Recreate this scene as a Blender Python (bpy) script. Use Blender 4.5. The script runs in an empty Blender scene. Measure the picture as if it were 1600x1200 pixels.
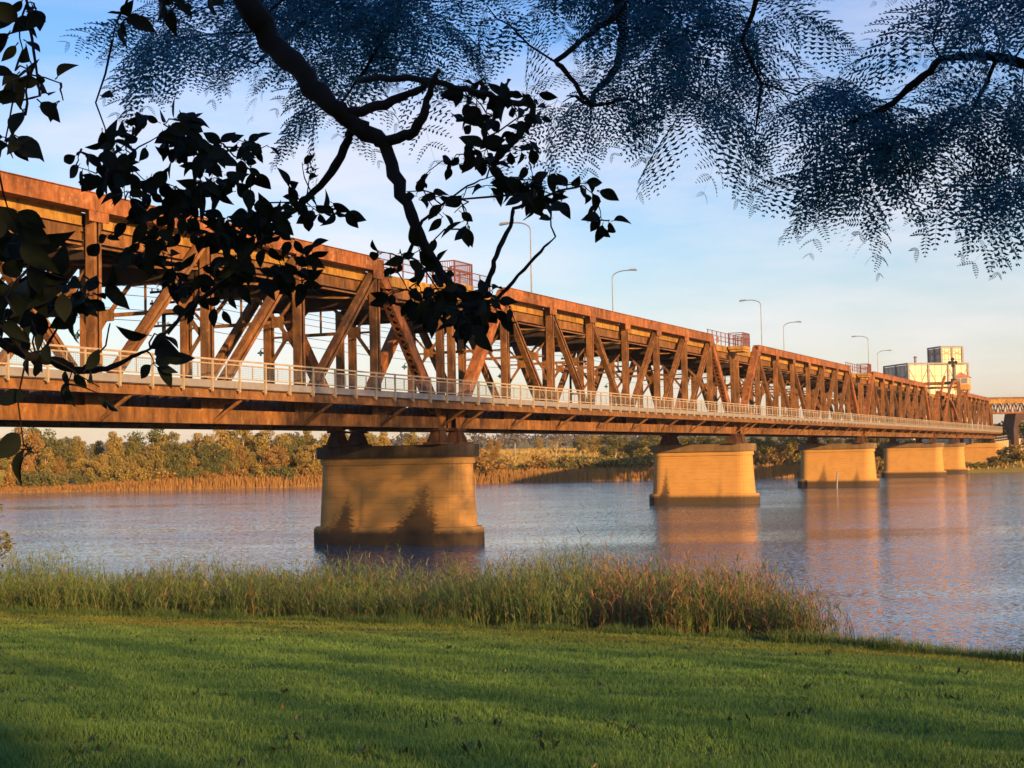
import bpy, math, random
import numpy as np
from mathutils import Vector, Matrix
R_ = math.radians
sc = bpy.context.scene
col = sc.collection
random.seed(7)

# ------------------------------------------------------------------ frame
# x runs along the bridge, y across it (near truss at y = 0), z = 0 is the river surface
CAM = np.array([0.0, -36.807, 4.758])
FOC, YAW, PITCH, ROLL = 2314.75, 24.28, 2.776, 1.162
ya, pi_, ro = R_(YAW), R_(PITCH), R_(ROLL)
Fv = np.array([math.cos(ya)*math.cos(pi_), math.sin(ya)*math.cos(pi_), math.sin(pi_)])
Rv = np.array([math.sin(ya), -math.cos(ya), 0.0])
Uv = np.cross(Rv, Fv)
RIGHT = Rv*math.cos(ro) - Uv*math.sin(ro)
UP = Rv*math.sin(ro) + Uv*math.cos(ro)
FH = np.array([math.cos(ya), math.sin(ya), 0.0])

def ray(px, py):
    return Fv + RIGHT*((px-800)/FOC) + UP*((600-py)/FOC)
def at(px, py, d):
    """survey point: the sight line through a photo point, d metres away"""
    return CAM + ray(px, py)*d
def G(s, d, z=0.0):
    """ground frame: s metres to the right of the viewer, d metres ahead"""
    p = CAM + Rv*s + FH*d
    return np.array([p[0], p[1], z])
def SD(x, y):
    dx, dy = x-CAM[0], y-CAM[1]
    return dx*Rv[0]+dy*Rv[1], dx*FH[0]+dy*FH[1]

# ------------------------------------------------------------------ materials
def new_mat(name):
    m = bpy.data.materials.new(name); m.use_nodes = True
    nt = m.node_tree; nt.nodes.clear()
    return m, nt, nt.nodes, nt.links
def N(nt, t, **kw):
    n = nt.nodes.new(t)
    for k, v in kw.items():
        if k.startswith('i_'):
            n.inputs[k[2:].replace('_', ' ')].default_value = v
        else: setattr(n, k, v)
    return n
def ramp(nt, src, stops):
    r = nt.nodes.new('ShaderNodeValToRGB'); e = r.color_ramp.elements
    while len(e) < len(stops): e.new(0.5)
    for i, (p, c) in enumerate(stops):
        e[i].position = p; e[i].color = (*c, 1) if len(c) == 3 else c
    nt.links.new(src, r.inputs[0]); return r
def noise(nt, vec, scale, detail=4, rough=.55):
    n = nt.nodes.new('ShaderNodeTexNoise'); n.inputs['Scale'].default_value = scale
    n.inputs['Detail'].default_value = detail; n.inputs['Roughness'].default_value = rough
    nt.links.new(vec, n.inputs['Vector']); return n
def mapping(nt, vec, scale=(1, 1, 1), loc=(0, 0, 0), rot=(0, 0, 0)):
    n = nt.nodes.new('ShaderNodeMapping'); n.inputs['Scale'].default_value = scale
    n.inputs['Location'].default_value = loc; n.inputs['Rotation'].default_value = rot
    nt.links.new(vec, n.inputs['Vector']); return n
def math_(nt, op, a, b=None, c=None, clamp=False):
    n = nt.nodes.new('ShaderNodeMath'); n.operation = op; n.use_clamp = clamp
    for i, v in enumerate((a, b, c)):
        if v is None: continue
        if isinstance(v, (int, float)): n.inputs[i].default_value = v
        else: nt.links.new(v, n.inputs[i])
    return n.outputs[0]
def mixc(nt, fac, a, b, mode='MIX'):
    n = nt.nodes.new('ShaderNodeMix'); n.data_type = 'RGBA'; n.blend_type = mode
    for s, v in ((0, fac), (6, a), (7, b)):
        if isinstance(v, (int, float)): n.inputs[s].default_value = v
        elif isinstance(v, tuple): n.inputs[s].default_value = (*v, 1) if len(v) == 3 else v
        else: nt.links.new(v, n.inputs[s])
    return n.outputs[2]
def finish(nt, color, rough=.7, bump=None, bstr=.3, bdist=.02, metal=0.0, spec=.4):
    p = nt.nodes.new('ShaderNodeBsdfPrincipled'); o = nt.nodes.new('ShaderNodeOutputMaterial')
    if isinstance(color, tuple): p.inputs['Base Color'].default_value = (*color, 1)
    else: nt.links.new(color, p.inputs['Base Color'])
    if isinstance(rough, (int, float)): p.inputs['Roughness'].default_value = rough
    else: nt.links.new(rough, p.inputs['Roughness'])
    p.inputs['Metallic'].default_value = metal
    p.inputs['Specular IOR Level'].default_value = spec
    if bump is not None:
        b = nt.nodes.new('ShaderNodeBump'); b.inputs['Strength'].default_value = bstr
        b.inputs['Distance'].default_value = bdist
        nt.links.new(bump, b.inputs['Height']); nt.links.new(b.outputs[0], p.inputs['Normal'])
    nt.links.new(p.outputs[0], o.inputs[0]); return p
def geo_pos(nt): return nt.nodes.new('ShaderNodeNewGeometry').outputs['Position']

def steel(name, base, rust, pale, seed=0.0, patch=.55):
    m, nt, _, L = new_mat(name)
    P = mapping(nt, geo_pos(nt), loc=(seed, seed*1.7, 0)).outputs[0]
    big = noise(nt, P, .22, 4, .6)
    n1 = noise(nt, P, .55, 6, .62); n2 = noise(nt, P, 3.2, 6, .7)
    st = noise(nt, mapping(nt, P, scale=(2.2, 2.2, .8)).outputs[0], 1.3, 6, .7)
    r1 = ramp(nt, n1.outputs[0], [(.34, base), (.5, tuple(.5*(a+b) for a, b in zip(base, rust))), (.66, rust)])
    f = math_(nt, 'MULTIPLY', ramp(nt, n2.outputs[0], [(patch, (0, 0, 0)), (patch+.13, (1, 1, 1))]).outputs[0], .65)
    c = mixc(nt, f, r1.outputs[0], pale)
    s = ramp(nt, st.outputs[0], [(.36, (.30, .27, .26)), (.62, (1, 1, 1))]).outputs[0]
    c = mixc(nt, .8, c, s, 'MULTIPLY')
    c = mixc(nt, .75, c, ramp(nt, big.outputs[0], [(.38, (.66, .63, .62)), (.56, (1.15, 1.1, 1.02))]).outputs[0], 'MULTIPLY')
    finish(nt, c, .78, n2.outputs[0], .35, .02, spec=.25)
    return m
M = {}
M['steel'] = steel('rusty_steel', (.15, .082, .034), (.26, .118, .036), (.38, .22, .105))
M['steel_red'] = steel('red_rust_steel', (.215, .092, .034), (.35, .13, .038), (.45, .26, .15), 13.0, .53)
M['steel_dark'] = steel('dark_steel', (.075, .04, .026), (.11, .05, .026), (.14, .08, .05), 31.0)
M['steel_yellow'] = steel('ochre_painted_steel', (.42, .255, .06), (.34, .18, .045), (.45, .29, .08), 57.0)
M['steel_black'] = steel('underside_shade_steel', (.035, .026, .02), (.045, .03, .02), (.06, .04, .03), 77.0)  # near-black: the shade under the road deck is put into the colour

def plain(name, c, rough=.6, var=.25, scale=2.0, metal=0.0):
    m, nt, _, L = new_mat(name)
    n = noise(nt, geo_pos(nt), scale, 5, .6)
    r = ramp(nt, n.outputs[0], [(.3, tuple(v*(1-var) for v in c)), (.7, tuple(min(1, v*(1+var)) for v in c))])
    finish(nt, r.outputs[0], rough, n.outputs[0], .15, .01, metal); return m
M['rail_paint'] = plain('cream_rail_paint', (.32, .26, .17), .5, .2, 4)
M['kick'] = plain('pale_kickboard', (.21, .20, .185), .6, .12, 2.5)
M['galv'] = plain('galvanised_steel', (.24, .24, .24), .5, .2, 3, .3)
M['wire_mesh'] = plain('wire_mesh', (.14, .15, .14), .6, .2, 3)
M['cage'] = plain('red_oxide_paint', (.15, .05, .03), .6, .25, 4)
M['timber'] = plain('sleeper_timber', (.06, .045, .035), .85, .3, 3)
M['lamp_glass'] = plain('lamp_glass', (.18, .2, .2), .2, .1, 2)
M['green_lamp'] = plain('green_enamel', (.04, .16, .10), .35, .1, 3)
M['black'] = plain('black_paint', (.02, .02, .02), .6, .2, 3)
M['cabin'] = plain('cream_weatherboard', (.62, .44, .27), .7, .15, 1.0)
M['cabin_dark'] = plain('ochre_board', (.46, .23, .06), .7, .15, 1.0)
M['roof'] = plain('terracotta_roof', (.40, .17, .10), .7, .2, 2.0)
M['window'] = plain('dull_glass', (.20, .20, .19), .15, .1, 1.0)
M['frame_grey'] = plain('grey_frame', (.16, .16, .17), .6, .2, 1.5)
M['brick'] = plain('old_brick', (.05, .028, .022), .85, .3, 1.2)

def concrete(name, stains, dark=False, tone=(.43, .235, .066), grime_shade=(.075, .045, .024), gf=(.92, .5)):
    """board-marked pier concrete; stains = [(y, z_bottom, z_apex, half_width, strength)] in the pier's own frame"""
    m, nt, _, L = new_mat(name)
    tc = nt.nodes.new('ShaderNodeTexCoord').outputs['Object']
    sep = nt.nodes.new('ShaderNodeSeparateXYZ'); L.new(tc, sep.inputs[0])
    Y, Z = sep.outputs[1], sep.outputs[2]
    big = noise(nt, tc, .7, 5, .6); fine = noise(nt, tc, 7, 6, .7)
    hor = noise(nt, mapping(nt, tc, scale=(.5, .5, 9)).outputs[0], 1.6, 4, .6)
    t = tone
    c = ramp(nt, big.outputs[0], [(.3, tuple(v*.85 for v in t)), (.7, tuple(v*1.08 for v in t))]).outputs[0]
    c = mixc(nt, .28, c, ramp(nt, hor.outputs[0], [(.32, (.68, .62, .52)), (.52, (1, 1, 1))]).outputs[0], 'MULTIPLY')
    fr = math_(nt, 'FRACT', math_(nt, 'MULTIPLY', Z, 3.1))
    line = math_(nt, 'LESS_THAN', fr, .09)
    lm = math_(nt, 'MULTIPLY', line, math_(nt, 'MULTIPLY', ramp(nt, noise(nt, mapping(nt, tc, scale=(1, 1, 3)).outputs[0], 1.1, 3).outputs[0], [(.4, (0, 0, 0)), (.6, (1, 1, 1))]).outputs[0], .5))
    c = mixc(nt, lm, c, tuple(v*.35 for v in t))
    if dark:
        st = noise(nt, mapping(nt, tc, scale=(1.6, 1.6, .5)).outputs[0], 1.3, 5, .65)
        c = mixc(nt, ramp(nt, st.outputs[0], [(.30, (gf[0],)*3), (.75, (gf[1],)*3)]).outputs[0], c, grime_shade)
    tot = None
    rough_n = noise(nt, mapping(nt, tc, scale=(1, 1.3, 5)).outputs[0], 2.6, 6, .8)
    for (y0, zb, za, hw, k) in stains:
        h = math_(nt, 'DIVIDE', math_(nt, 'SUBTRACT', Z, zb), za-zb)
        w = math_(nt, 'MULTIPLY', math_(nt, 'POWER', math_(nt, 'SUBTRACT', 1.0, h, clamp=True), 1.5), hw)
        jag = math_(nt, 'MULTIPLY', math_(nt, 'SUBTRACT', rough_n.outputs[0], .5), hw*2.4)
        d = math_(nt, 'SUBTRACT', math_(nt, 'ADD', w, jag), math_(nt, 'ABSOLUTE', math_(nt, 'SUBTRACT', Y, math_(nt, 'MULTIPLY_ADD', h, -.38*hw, y0+.12*hw))))
        a = math_(nt, 'MULTIPLY', math_(nt, 'MULTIPLY_ADD', d, 3.2, .42, clamp=True), k)
        a = math_(nt, 'MULTIPLY', a, math_(nt, 'POWER', math_(nt, 'SUBTRACT', 1.0, h, clamp=True), .35))
        tot = a if tot is None else math_(nt, 'MAXIMUM', tot, a)
    if tot is not None: c = mixc(nt, tot, c, (.035, .025, .014))
    # tide line
    zl = math_(nt, 'MULTIPLY_ADD', fine.outputs[0], .35, -.18)
    wet = math_(nt, 'MULTIPLY_ADD', math_(nt, 'SUBTRACT', math_(nt, 'ADD', Z, zl), .78), -3.0, .5, clamp=True)
    c = mixc(nt, math_(nt, 'MULTIPLY', wet, .93), c, (.035, .027, .018))
    finish(nt, c, .85, fine.outputs[0], .3, .03, spec=.25)
    return m

def leaf_mat(name, stops, transl=.3, rough=.55, tstops=None):
    m, nt, _, L = new_mat(name)
    g = nt.nodes.new('ShaderNodeNewGeometry'); oi = nt.nodes.new('ShaderNodeObjectInfo')
    v = math_(nt, 'ADD', math_(nt, 'MULTIPLY', g.outputs['Random Per Island'], .55), math_(nt, 'MULTIPLY', oi.outputs['Random'], .45))
    c = ramp(nt, v, stops).outputs[0]
    p = nt.nodes.new('ShaderNodeBsdfPrincipled'); p.inputs['Roughness'].default_value = rough
    p.inputs['Specular IOR Level'].default_value = .25
    L.new(c, p.inputs['Base Color'])
    t = nt.nodes.new('ShaderNodeBsdfTranslucent'); L.new(c, t.inputs[0])
    x = nt.nodes.new('ShaderNodeMixShader'); x.inputs[0].default_value = transl
    L.new(p.outputs[0], x.inputs[1]); L.new(t.outputs[0], x.inputs[2])
    o = nt.nodes.new('ShaderNodeOutputMaterial'); L.new(x.outputs[0], o.inputs[0]); return m
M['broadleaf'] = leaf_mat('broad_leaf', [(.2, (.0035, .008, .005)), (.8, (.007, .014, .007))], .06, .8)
M['fern'] = leaf_mat('jacaranda_leaflet', [(.25, (.006, .024, .035)), (.8, (.05, .20, .30))], .6, .75)  # blue sky glow through the leaflets is put into their colour
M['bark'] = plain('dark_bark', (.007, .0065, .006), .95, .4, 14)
M['gum_leaf'] = leaf_mat('far_gum_leaf', [(.15, (.15, .135, .03)), (.5, (.25, .19, .038)), (.85, (.34, .23, .046))], .2)
M['dark_leaf'] = leaf_mat('far_dark_leaf', [(.2, (.085, .10, .024)), (.8, (.17, .15, .034))], .2)
M['gold_leaf'] = leaf_mat('far_gold_leaf', [(.2, (.21, .13, .028)), (.8, (.32, .185, .04))], .2)
M['hill_leaf'] = leaf_mat('hill_leaf', [(.2, (.055, .058, .05)), (.8, (.10, .085, .06))], .1)
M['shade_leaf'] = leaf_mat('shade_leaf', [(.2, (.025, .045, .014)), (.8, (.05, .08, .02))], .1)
M['far_bark'] = plain('pale_gum_bark', (.34, .24, .15), .85, .3, 1.5)
M['reed'] = leaf_mat('reed_leaf', [(.12, (.06, .13, .022)), (.58, (.115, .19, .04)), (.86, (.18, .20, .06)), (.97, (.28, .22, .095))], .35)
M['field_grass'] = leaf_mat('field_grass', [(.2, (.13, .14, .03)), (.55, (.24, .19, .04)), (.85, (.34, .21, .05))], .2)
M['reed_gold'] = leaf_mat('far_reed', [(.2, (.22, .11, .026)), (.8, (.36, .20, .05))], .2)

def grass_mat(name):
    m, nt, _, L = new_mat(name)
    g = nt.nodes.new('ShaderNodeNewGeometry')
    at_ = nt.nodes.new('ShaderNodeAttribute'); at_.attribute_name = 'dry'
    n = noise(nt, g.outputs['Position'], .9, 4, .6)
    a = math_(nt, 'ADD', math_(nt, 'MULTIPLY', g.outputs['Random Per Island'], .5), math_(nt, 'MULTIPLY', n.outputs[0], .5))
    green = ramp(nt, a, [(.25, (.085, .175, .032)), (.5, (.16, .29, .056)), (.78, (.25, .38, .095))]).outputs[0]
    dry = ramp(nt, a, [(.25, (.17, .17, .022)), (.75, (.34, .26, .045))]).outputs[0]
    c = mixc(nt, at_.outputs['Fac'], green, dry)
    p = nt.nodes.new('ShaderNodeBsdfPrincipled'); p.inputs['Roughness'].default_value = .6
    p.inputs['Specular IOR Level'].default_value = .2
    L.new(c, p.inputs['Base Color'])
    t = nt.nodes.new('ShaderNodeBsdfTranslucent'); L.new(c, t.inputs[0])
    x = nt.nodes.new('ShaderNodeMixShader'); x.inputs[0].default_value = .42
    L.new(p.outputs[0], x.inputs[1]); L.new(t.outputs[0], x.inputs[2])
    o = nt.nodes.new('ShaderNodeOutputMaterial'); L.new(x.outputs[0], o.inputs[0]); return m
M['grass'] = grass_mat('lawn_grass')

def ground_mat():
    m, nt, _, L = new_mat('ground')
    P = geo_pos(nt)
    n = noise(nt, P, .35, 6, .6); n2 = noise(nt, P, .03, 5, .6)
    a = ramp(nt, n.outputs[0], [(.3, (.05, .095, .018)), (.7, (.085, .14, .028))]).outputs[0]
    b = ramp(nt, n2.outputs[0], [(.35, (.17, .17, .035)), (.6, (.34, .25, .06))]).outputs[0]
    sep = nt.nodes.new('ShaderNodeSeparateXYZ')
    mp = mapping(nt, P, rot=(0, 0, -ya)); L.new(mp.outputs[0], sep.inputs[0])
    far = math_(nt, 'GREATER_THAN', sep.outputs[0], 150.0)
    c = mixc(nt, far, a, b)
    finish(nt, c, .95, n.outputs[0], .4, .05, spec=.1); return m
M['ground'] = ground_mat()

def water_mat():
    m, nt, _, L = new_mat('river_water')
    P = geo_pos(nt)
    q = mapping(nt, P, rot=(0, 0, -ya))            # x = away from the lawn, y = along the shore
    rip = noise(nt, mapping(nt, q.outputs[0], scale=(1.0, .45, 1)).outputs[0], 8.5, 3, .6)
    wav = noise(nt, mapping(nt, q.outputs[0], scale=(1.0, .35, 1)).outputs[0], .8, 3, .5)
    pat = noise(nt, mapping(nt, q.outputs[0], scale=(1.0, .10, 1)).outputs[0], .07, 4, .6)
    k = ramp(nt, pat.outputs[0], [(.36, (.30,)*3), (.48, (.75,)*3), (.60, (1.15,)*3)]).outputs[0]
    def vm(op, a, b):
        n = nt.nodes.new('ShaderNodeVectorMath'); n.operation = op
        for i, v in enumerate((a, b)):
            if v is None: continue
            if isinstance(v, tuple): n.inputs[i].default_value = v
            else: L.new(v, n.inputs[i])
        return n.outputs[0]
    v = vm('ADD', vm('MULTIPLY', vm('SUBTRACT', rip.outputs['Color'], (.5, .5, .5)), (.95, .95, 0)), vm('MULTIPLY', vm('SUBTRACT', wav.outputs['Color'], (.5, .5, .5)), (.15, .15, 0)))
    sc_ = nt.nodes.new('ShaderNodeVectorMath'); sc_.operation = 'SCALE'; L.new(v, sc_.inputs[0]); L.new(k, sc_.inputs['Scale'])
    nrm = nt.nodes.new('ShaderNodeVectorMath'); nrm.operation = 'NORMALIZE'; L.new(vm('ADD', sc_.outputs[0], (0, 0, 1)), nrm.inputs[0])
    p = finish(nt, (.03, .135, .215), .06, spec=.5); L.new(nrm.outputs[0], p.inputs['Normal'])
    p.inputs['IOR'].default_value = 1.38
    return m
M['water'] = water_mat()

# ------------------------------------------------------------------ mesh helpers
class MB:
    def __init__(s): s.v = []; s.f = []
    def add(s, vs, fs):
        o = len(s.v); s.v += [tuple(float(c) for c in v) for v in vs]; s.f += [tuple(i+o for i in f) for f in fs]; return s
    def box(s, x0, x1, y0, y1, z0, z1):
        return s.add([(x0, y0, z0), (x1, y0, z0), (x1, y1, z0), (x0, y1, z0), (x0, y0, z1), (x1, y0, z1), (x1, y1, z1), (x0, y1, z1)],
                     [(0, 3, 2, 1), (4, 5, 6, 7), (0, 1, 5, 4), (1, 2, 6, 5), (2, 3, 7, 6), (3, 0, 4, 7)])
    def beam(s, a, b, w, h, up=(0, 0, 1), off=(0, 0)):
        a = np.array(a, float); b = np.array(b, float); d = b-a; d /= np.linalg.norm(d)
        u = np.array(up, float); u = u-d*u.dot(d)
        if np.linalg.norm(u) < 1e-5: u = np.array((1., 0, 0)); u = u-d*u.dot(d)
        u /= np.linalg.norm(u); sd = np.cross(d, u)
        o = sd*off[0]+u*off[1]; vs = []
        for p in (a, b):
            for (i, j) in ((-1, -1), (1, -1), (1, 1), (-1, 1)): vs.append(p+o+sd*i*w/2+u*j*h/2)
        return s.add(vs, [(0, 3, 2, 1)[::-1], (4, 5, 6, 7)[::-1], (0, 1, 5, 4)[::-1], (1, 2, 6, 5)[::-1], (2, 3, 7, 6)[::-1], (3, 0, 4, 7)[::-1]])
    def hbeam(s, a, b, w, depth, t=.035):
        """built-up member in the truss plane: two flange plates (seen edge-on from the front) and a recessed web"""
        a = np.array(a, float); b = np.array(b, float); d = b-a; d /= np.linalg.norm(d)
        y = np.array((0, 1., 0)); sd = np.cross(d, y); sd /= np.linalg.norm(sd)
        for k in (-1, 1):
            s.beam(a+sd*k*(w/2-t/2), b+sd*k*(w/2-t/2), t, depth, up=y)
            for e in (-1, 1):   # angle legs turned inwards
                s.beam(a+sd*k*(w/2-.055-t)+y*e*(depth/2-.012), b+sd*k*(w/2-.055-t)+y*e*(depth/2-.012), .11, .02, up=y)
        s.beam(a, b, w-2*t-.004, .03, up=y)
        return s
    def tube(s, pts, rad, n=8, cap=True):
        pts = [np.array(p, float) for p in pts]
        if isinstance(rad, (int, float)): rad = [rad]*len(pts)
        o = len(s.v); pv = None
        for i, p in enumerate(pts):
            d = pts[min(i+1, len(pts)-1)]-pts[max(i-1, 0)]; d /= (np.linalg.norm(d)+1e-9)
            if pv is None:
                u = np.cross(d, (0, 0, 1.)) if abs(d[2]) < .9 else np.cross(d, (1., 0, 0))
            else: u = pv-d*pv.dot(d)
            u /= np.linalg.norm(u); w = np.cross(d, u); pv = u
            for k in range(n):
                t = 2*math.pi*k/n; s.v.append(tuple(float(c) for c in p+(u*math.cos(t)+w*math.sin(t))*rad[i]))
        for i in range(len(pts)-1):
            for k in range(n):
                a = o+i*n+k; b = o+i*n+(k+1) % n; s.f.append((a, b, b+n, a+n))
        if cap:
            s.f.append(tuple(o+k for k in range(n))[::-1]); e = o+(len(pts)-1)*n; s.f.append(tuple(e+k for k in range(n)))
        return s
    def prism(s, outline, z0, z1, top_scale=None):
        """vertical prism from an xy outline (ccw); top outline may differ"""
        n = len(outline); top = top_scale or outline
        vs = [(x, y, z0) for x, y in outline]+[(x, y, z1) for x, y in top]
        return s.add(vs, [tuple(range(n))[::-1], tuple(range(n, 2*n))]+[(i, (i+1) % n, n+(i+1) % n, n+i) for i in range(n)])
    def build(s, name, mat, parent=None, loc=None, smooth=False):
        me = bpy.data.meshes.new(name); me.from_pydata(s.v, [], s.f); me.update()
        return link(name, me, mat, parent, loc, smooth)
def link(name, me, mat, parent=None, loc=None, smooth=False):
    me.materials.append(M[mat] if isinstance(mat, str) else mat)
    if smooth: me.polygons.foreach_set('use_smooth', [True]*len(me.polygons))
    o = bpy.data.objects.new(name, me); col.objects.link(o)
    if parent: o.parent = parent
    if loc is not None: o.location = loc
    return o
def np_mesh(name, V, k):
    """V: (n*k,3) loose faces of k corners each"""
    V = np.ascontiguousarray(V, dtype=np.float32).reshape(-1, 3); nf = len(V)//k
    me = bpy.data.meshes.new(name)
    me.vertices.add(len(V)); me.vertices.foreach_set('co', V.ravel())
    me.loops.add(len(V)); me.loops.foreach_set('vertex_index', np.arange(len(V), dtype=np.int32))
    me.polygons.add(nf); me.polygons.foreach_set('loop_start', np.arange(0, len(V), k, dtype=np.int32))
    me.update(calc_edges=True); return me
def np_mesh_idx(name, V, F):
    V = np.ascontiguousarray(V, dtype=np.float32).reshape(-1, 3); F = np.ascontiguousarray(F, dtype=np.int32); k = F.shape[1]
    me = bpy.data.meshes.new(name)
    me.vertices.add(len(V)); me.vertices.foreach_set('co', V.ravel())
    me.loops.add(F.size); me.loops.foreach_set('vertex_index', F.ravel())
    me.polygons.add(len(F)); me.polygons.foreach_set('loop_start', np.arange(0, F.size, k, dtype=np.int32))
    me.update(calc_edges=True); return me
def thing(name, label, cat, loc=(0, 0, 0), rz=0.0, group=None):
    o = bpy.data.objects.new(name, None); col.objects.link(o); o.location = loc; o.rotation_euler = (0, 0, rz)
    o.empty_display_size = .3
    tag(o, label, cat, group); return o
def tag(o, label=None, cat=None, group=None, kind=None):
    for k, v in (('label', label), ('category', cat), ('group', group), ('kind', kind)):
        if v: o[k] = v
    return o
def copy_tree(root, loc, rz=None, label=None, scale=None):
    r = root.copy(); col.objects.link(r); r.location = loc
    if rz is not None: r.rotation_euler = (0, 0, rz)
    if scale: r.scale = scale
    if label: r['label'] = label
    def rec(src, dst):
        for ch in [c for c in bpy.data.objects if c.parent == src]:
            d = ch.copy(); col.objects.link(d); d.parent = dst; rec(ch, d)
    rec(root, r); return r

# ------------------------------------------------------------------ terrain and water
D_E = np.array([[-60, 52], [-14.5, 41.9], [-6.85, 39.0], [-.1, 35.6], [4.2, 33.3], [6.7, 31.4], [10.1, 27.9], [25, 15], [60, 0]], float)
D_F = np.array([[-400, 262], [-90, 262], [-30, 263], [0, 263], [22, 264], [41, 258], [70, 268], [88, 271], [120, 250], [300, 120]], float)
def dE(s): return np.interp(s, D_E[:, 0], D_E[:, 1])
def dF(s): return np.interp(s, D_F[:, 0], D_F[:, 1])
rngT = np.random.default_rng(3)
WV = [(rngT.uniform(-1, 1), rngT.uniform(-1, 1), rngT.uniform(0, 6.28)) for _ in range(14)]
def vnoise(x, y, sc_):
    r = 0
    for i, (a, b, c) in enumerate(WV): r = r+np.sin(x/sc_*(a*2.2)+y/sc_*(b*2.2)+c+i)
    return r/5.3
def ground_z(s, d):
    s = np.asarray(s, float); d = np.asarray(d, float)
    de = dE(s); e = d-de
    lawn = .60+(-e/np.maximum(de, 5.))*2.55
    lawn = np.minimum(lawn, 4.2)+.035*vnoise(s, d*2.0, 1.0)*np.clip(-e, 0, 1)
    shore = np.interp(e, [0, 1.2, 3.2, 6, 14], [.60, .36, 0, -.5, -1.6])
    z = np.where(e < 0, lawn, shore)
    ef = d-dF(s)
    far = np.interp(ef, [-20, -2, 0, 4, 40, 120, 400, 800, 1300], [-1.6, -.4, .05, .8, 2.2, 5.4, 8.0, 13.0, 20.0])
    far = far+np.clip(ef-60, 0, 400)/400*2.2*vnoise(s, d, 60)+np.clip(ef-400, 0, 500)/500*3.0*vnoise(s+70, d, 170)
    u = s/np.maximum(d, 1.0)
    low = np.interp(ef, [-20, -2, 0, 4, 60, 110], [-1.6, -.4, .05, .55, .9, 5.0])+np.interp(u, [.295, .322, .346, .42], [0, .25, 2.4, 3.2])*np.interp(ef, [0, 3, 12], [0, .3, 1])
    far = np.where((u > .27) & (s > 60), far+(np.minimum(low, np.maximum(far, low))-far)*np.clip((u-.27)/.02, 0, 1), far)
    return np.where(d > .5*(de+dF(s)), far, z)
ss = np.unique(np.concatenate([np.arange(-24, 30, .6), np.arange(-130, 150, 5), np.arange(-600, 700, 40)]))
dd = np.unique(np.concatenate([np.arange(-60, 8, 4), np.arange(8, 54, .5), np.arange(54, 250, 12), np.arange(250, 310, 2), np.arange(310, 420, 8), np.arange(420, 1700, 40)]))
SS, DD = np.meshgrid(ss, dd)
ZZ = ground_z(SS, DD)
XY = CAM[None, None, :2]+SS[..., None]*Rv[None, None, :2]+DD[..., None]*FH[None, None, :2]
V = np.concatenate([XY, ZZ[..., None]], -1).reshape(-1, 3)
nx, ny = len(ss), len(dd)
I = np.arange(nx*ny).reshape(ny, nx)
Fq = np.stack([I[:-1, :-1], I[:-1, 1:], I[1:, 1:], I[1:, :-1]], -1).reshape(-1, 4)
tag(link('ground', np_mesh_idx('ground', V, Fq), 'ground', smooth=True), kind='structure')
wq = [G(-600, -20), G(700, -20), G(700, 330), G(-600, 330)]
tag(MB().add(wq, [(0, 1, 2, 3)]).build('river', 'water'), kind='structure')

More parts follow.
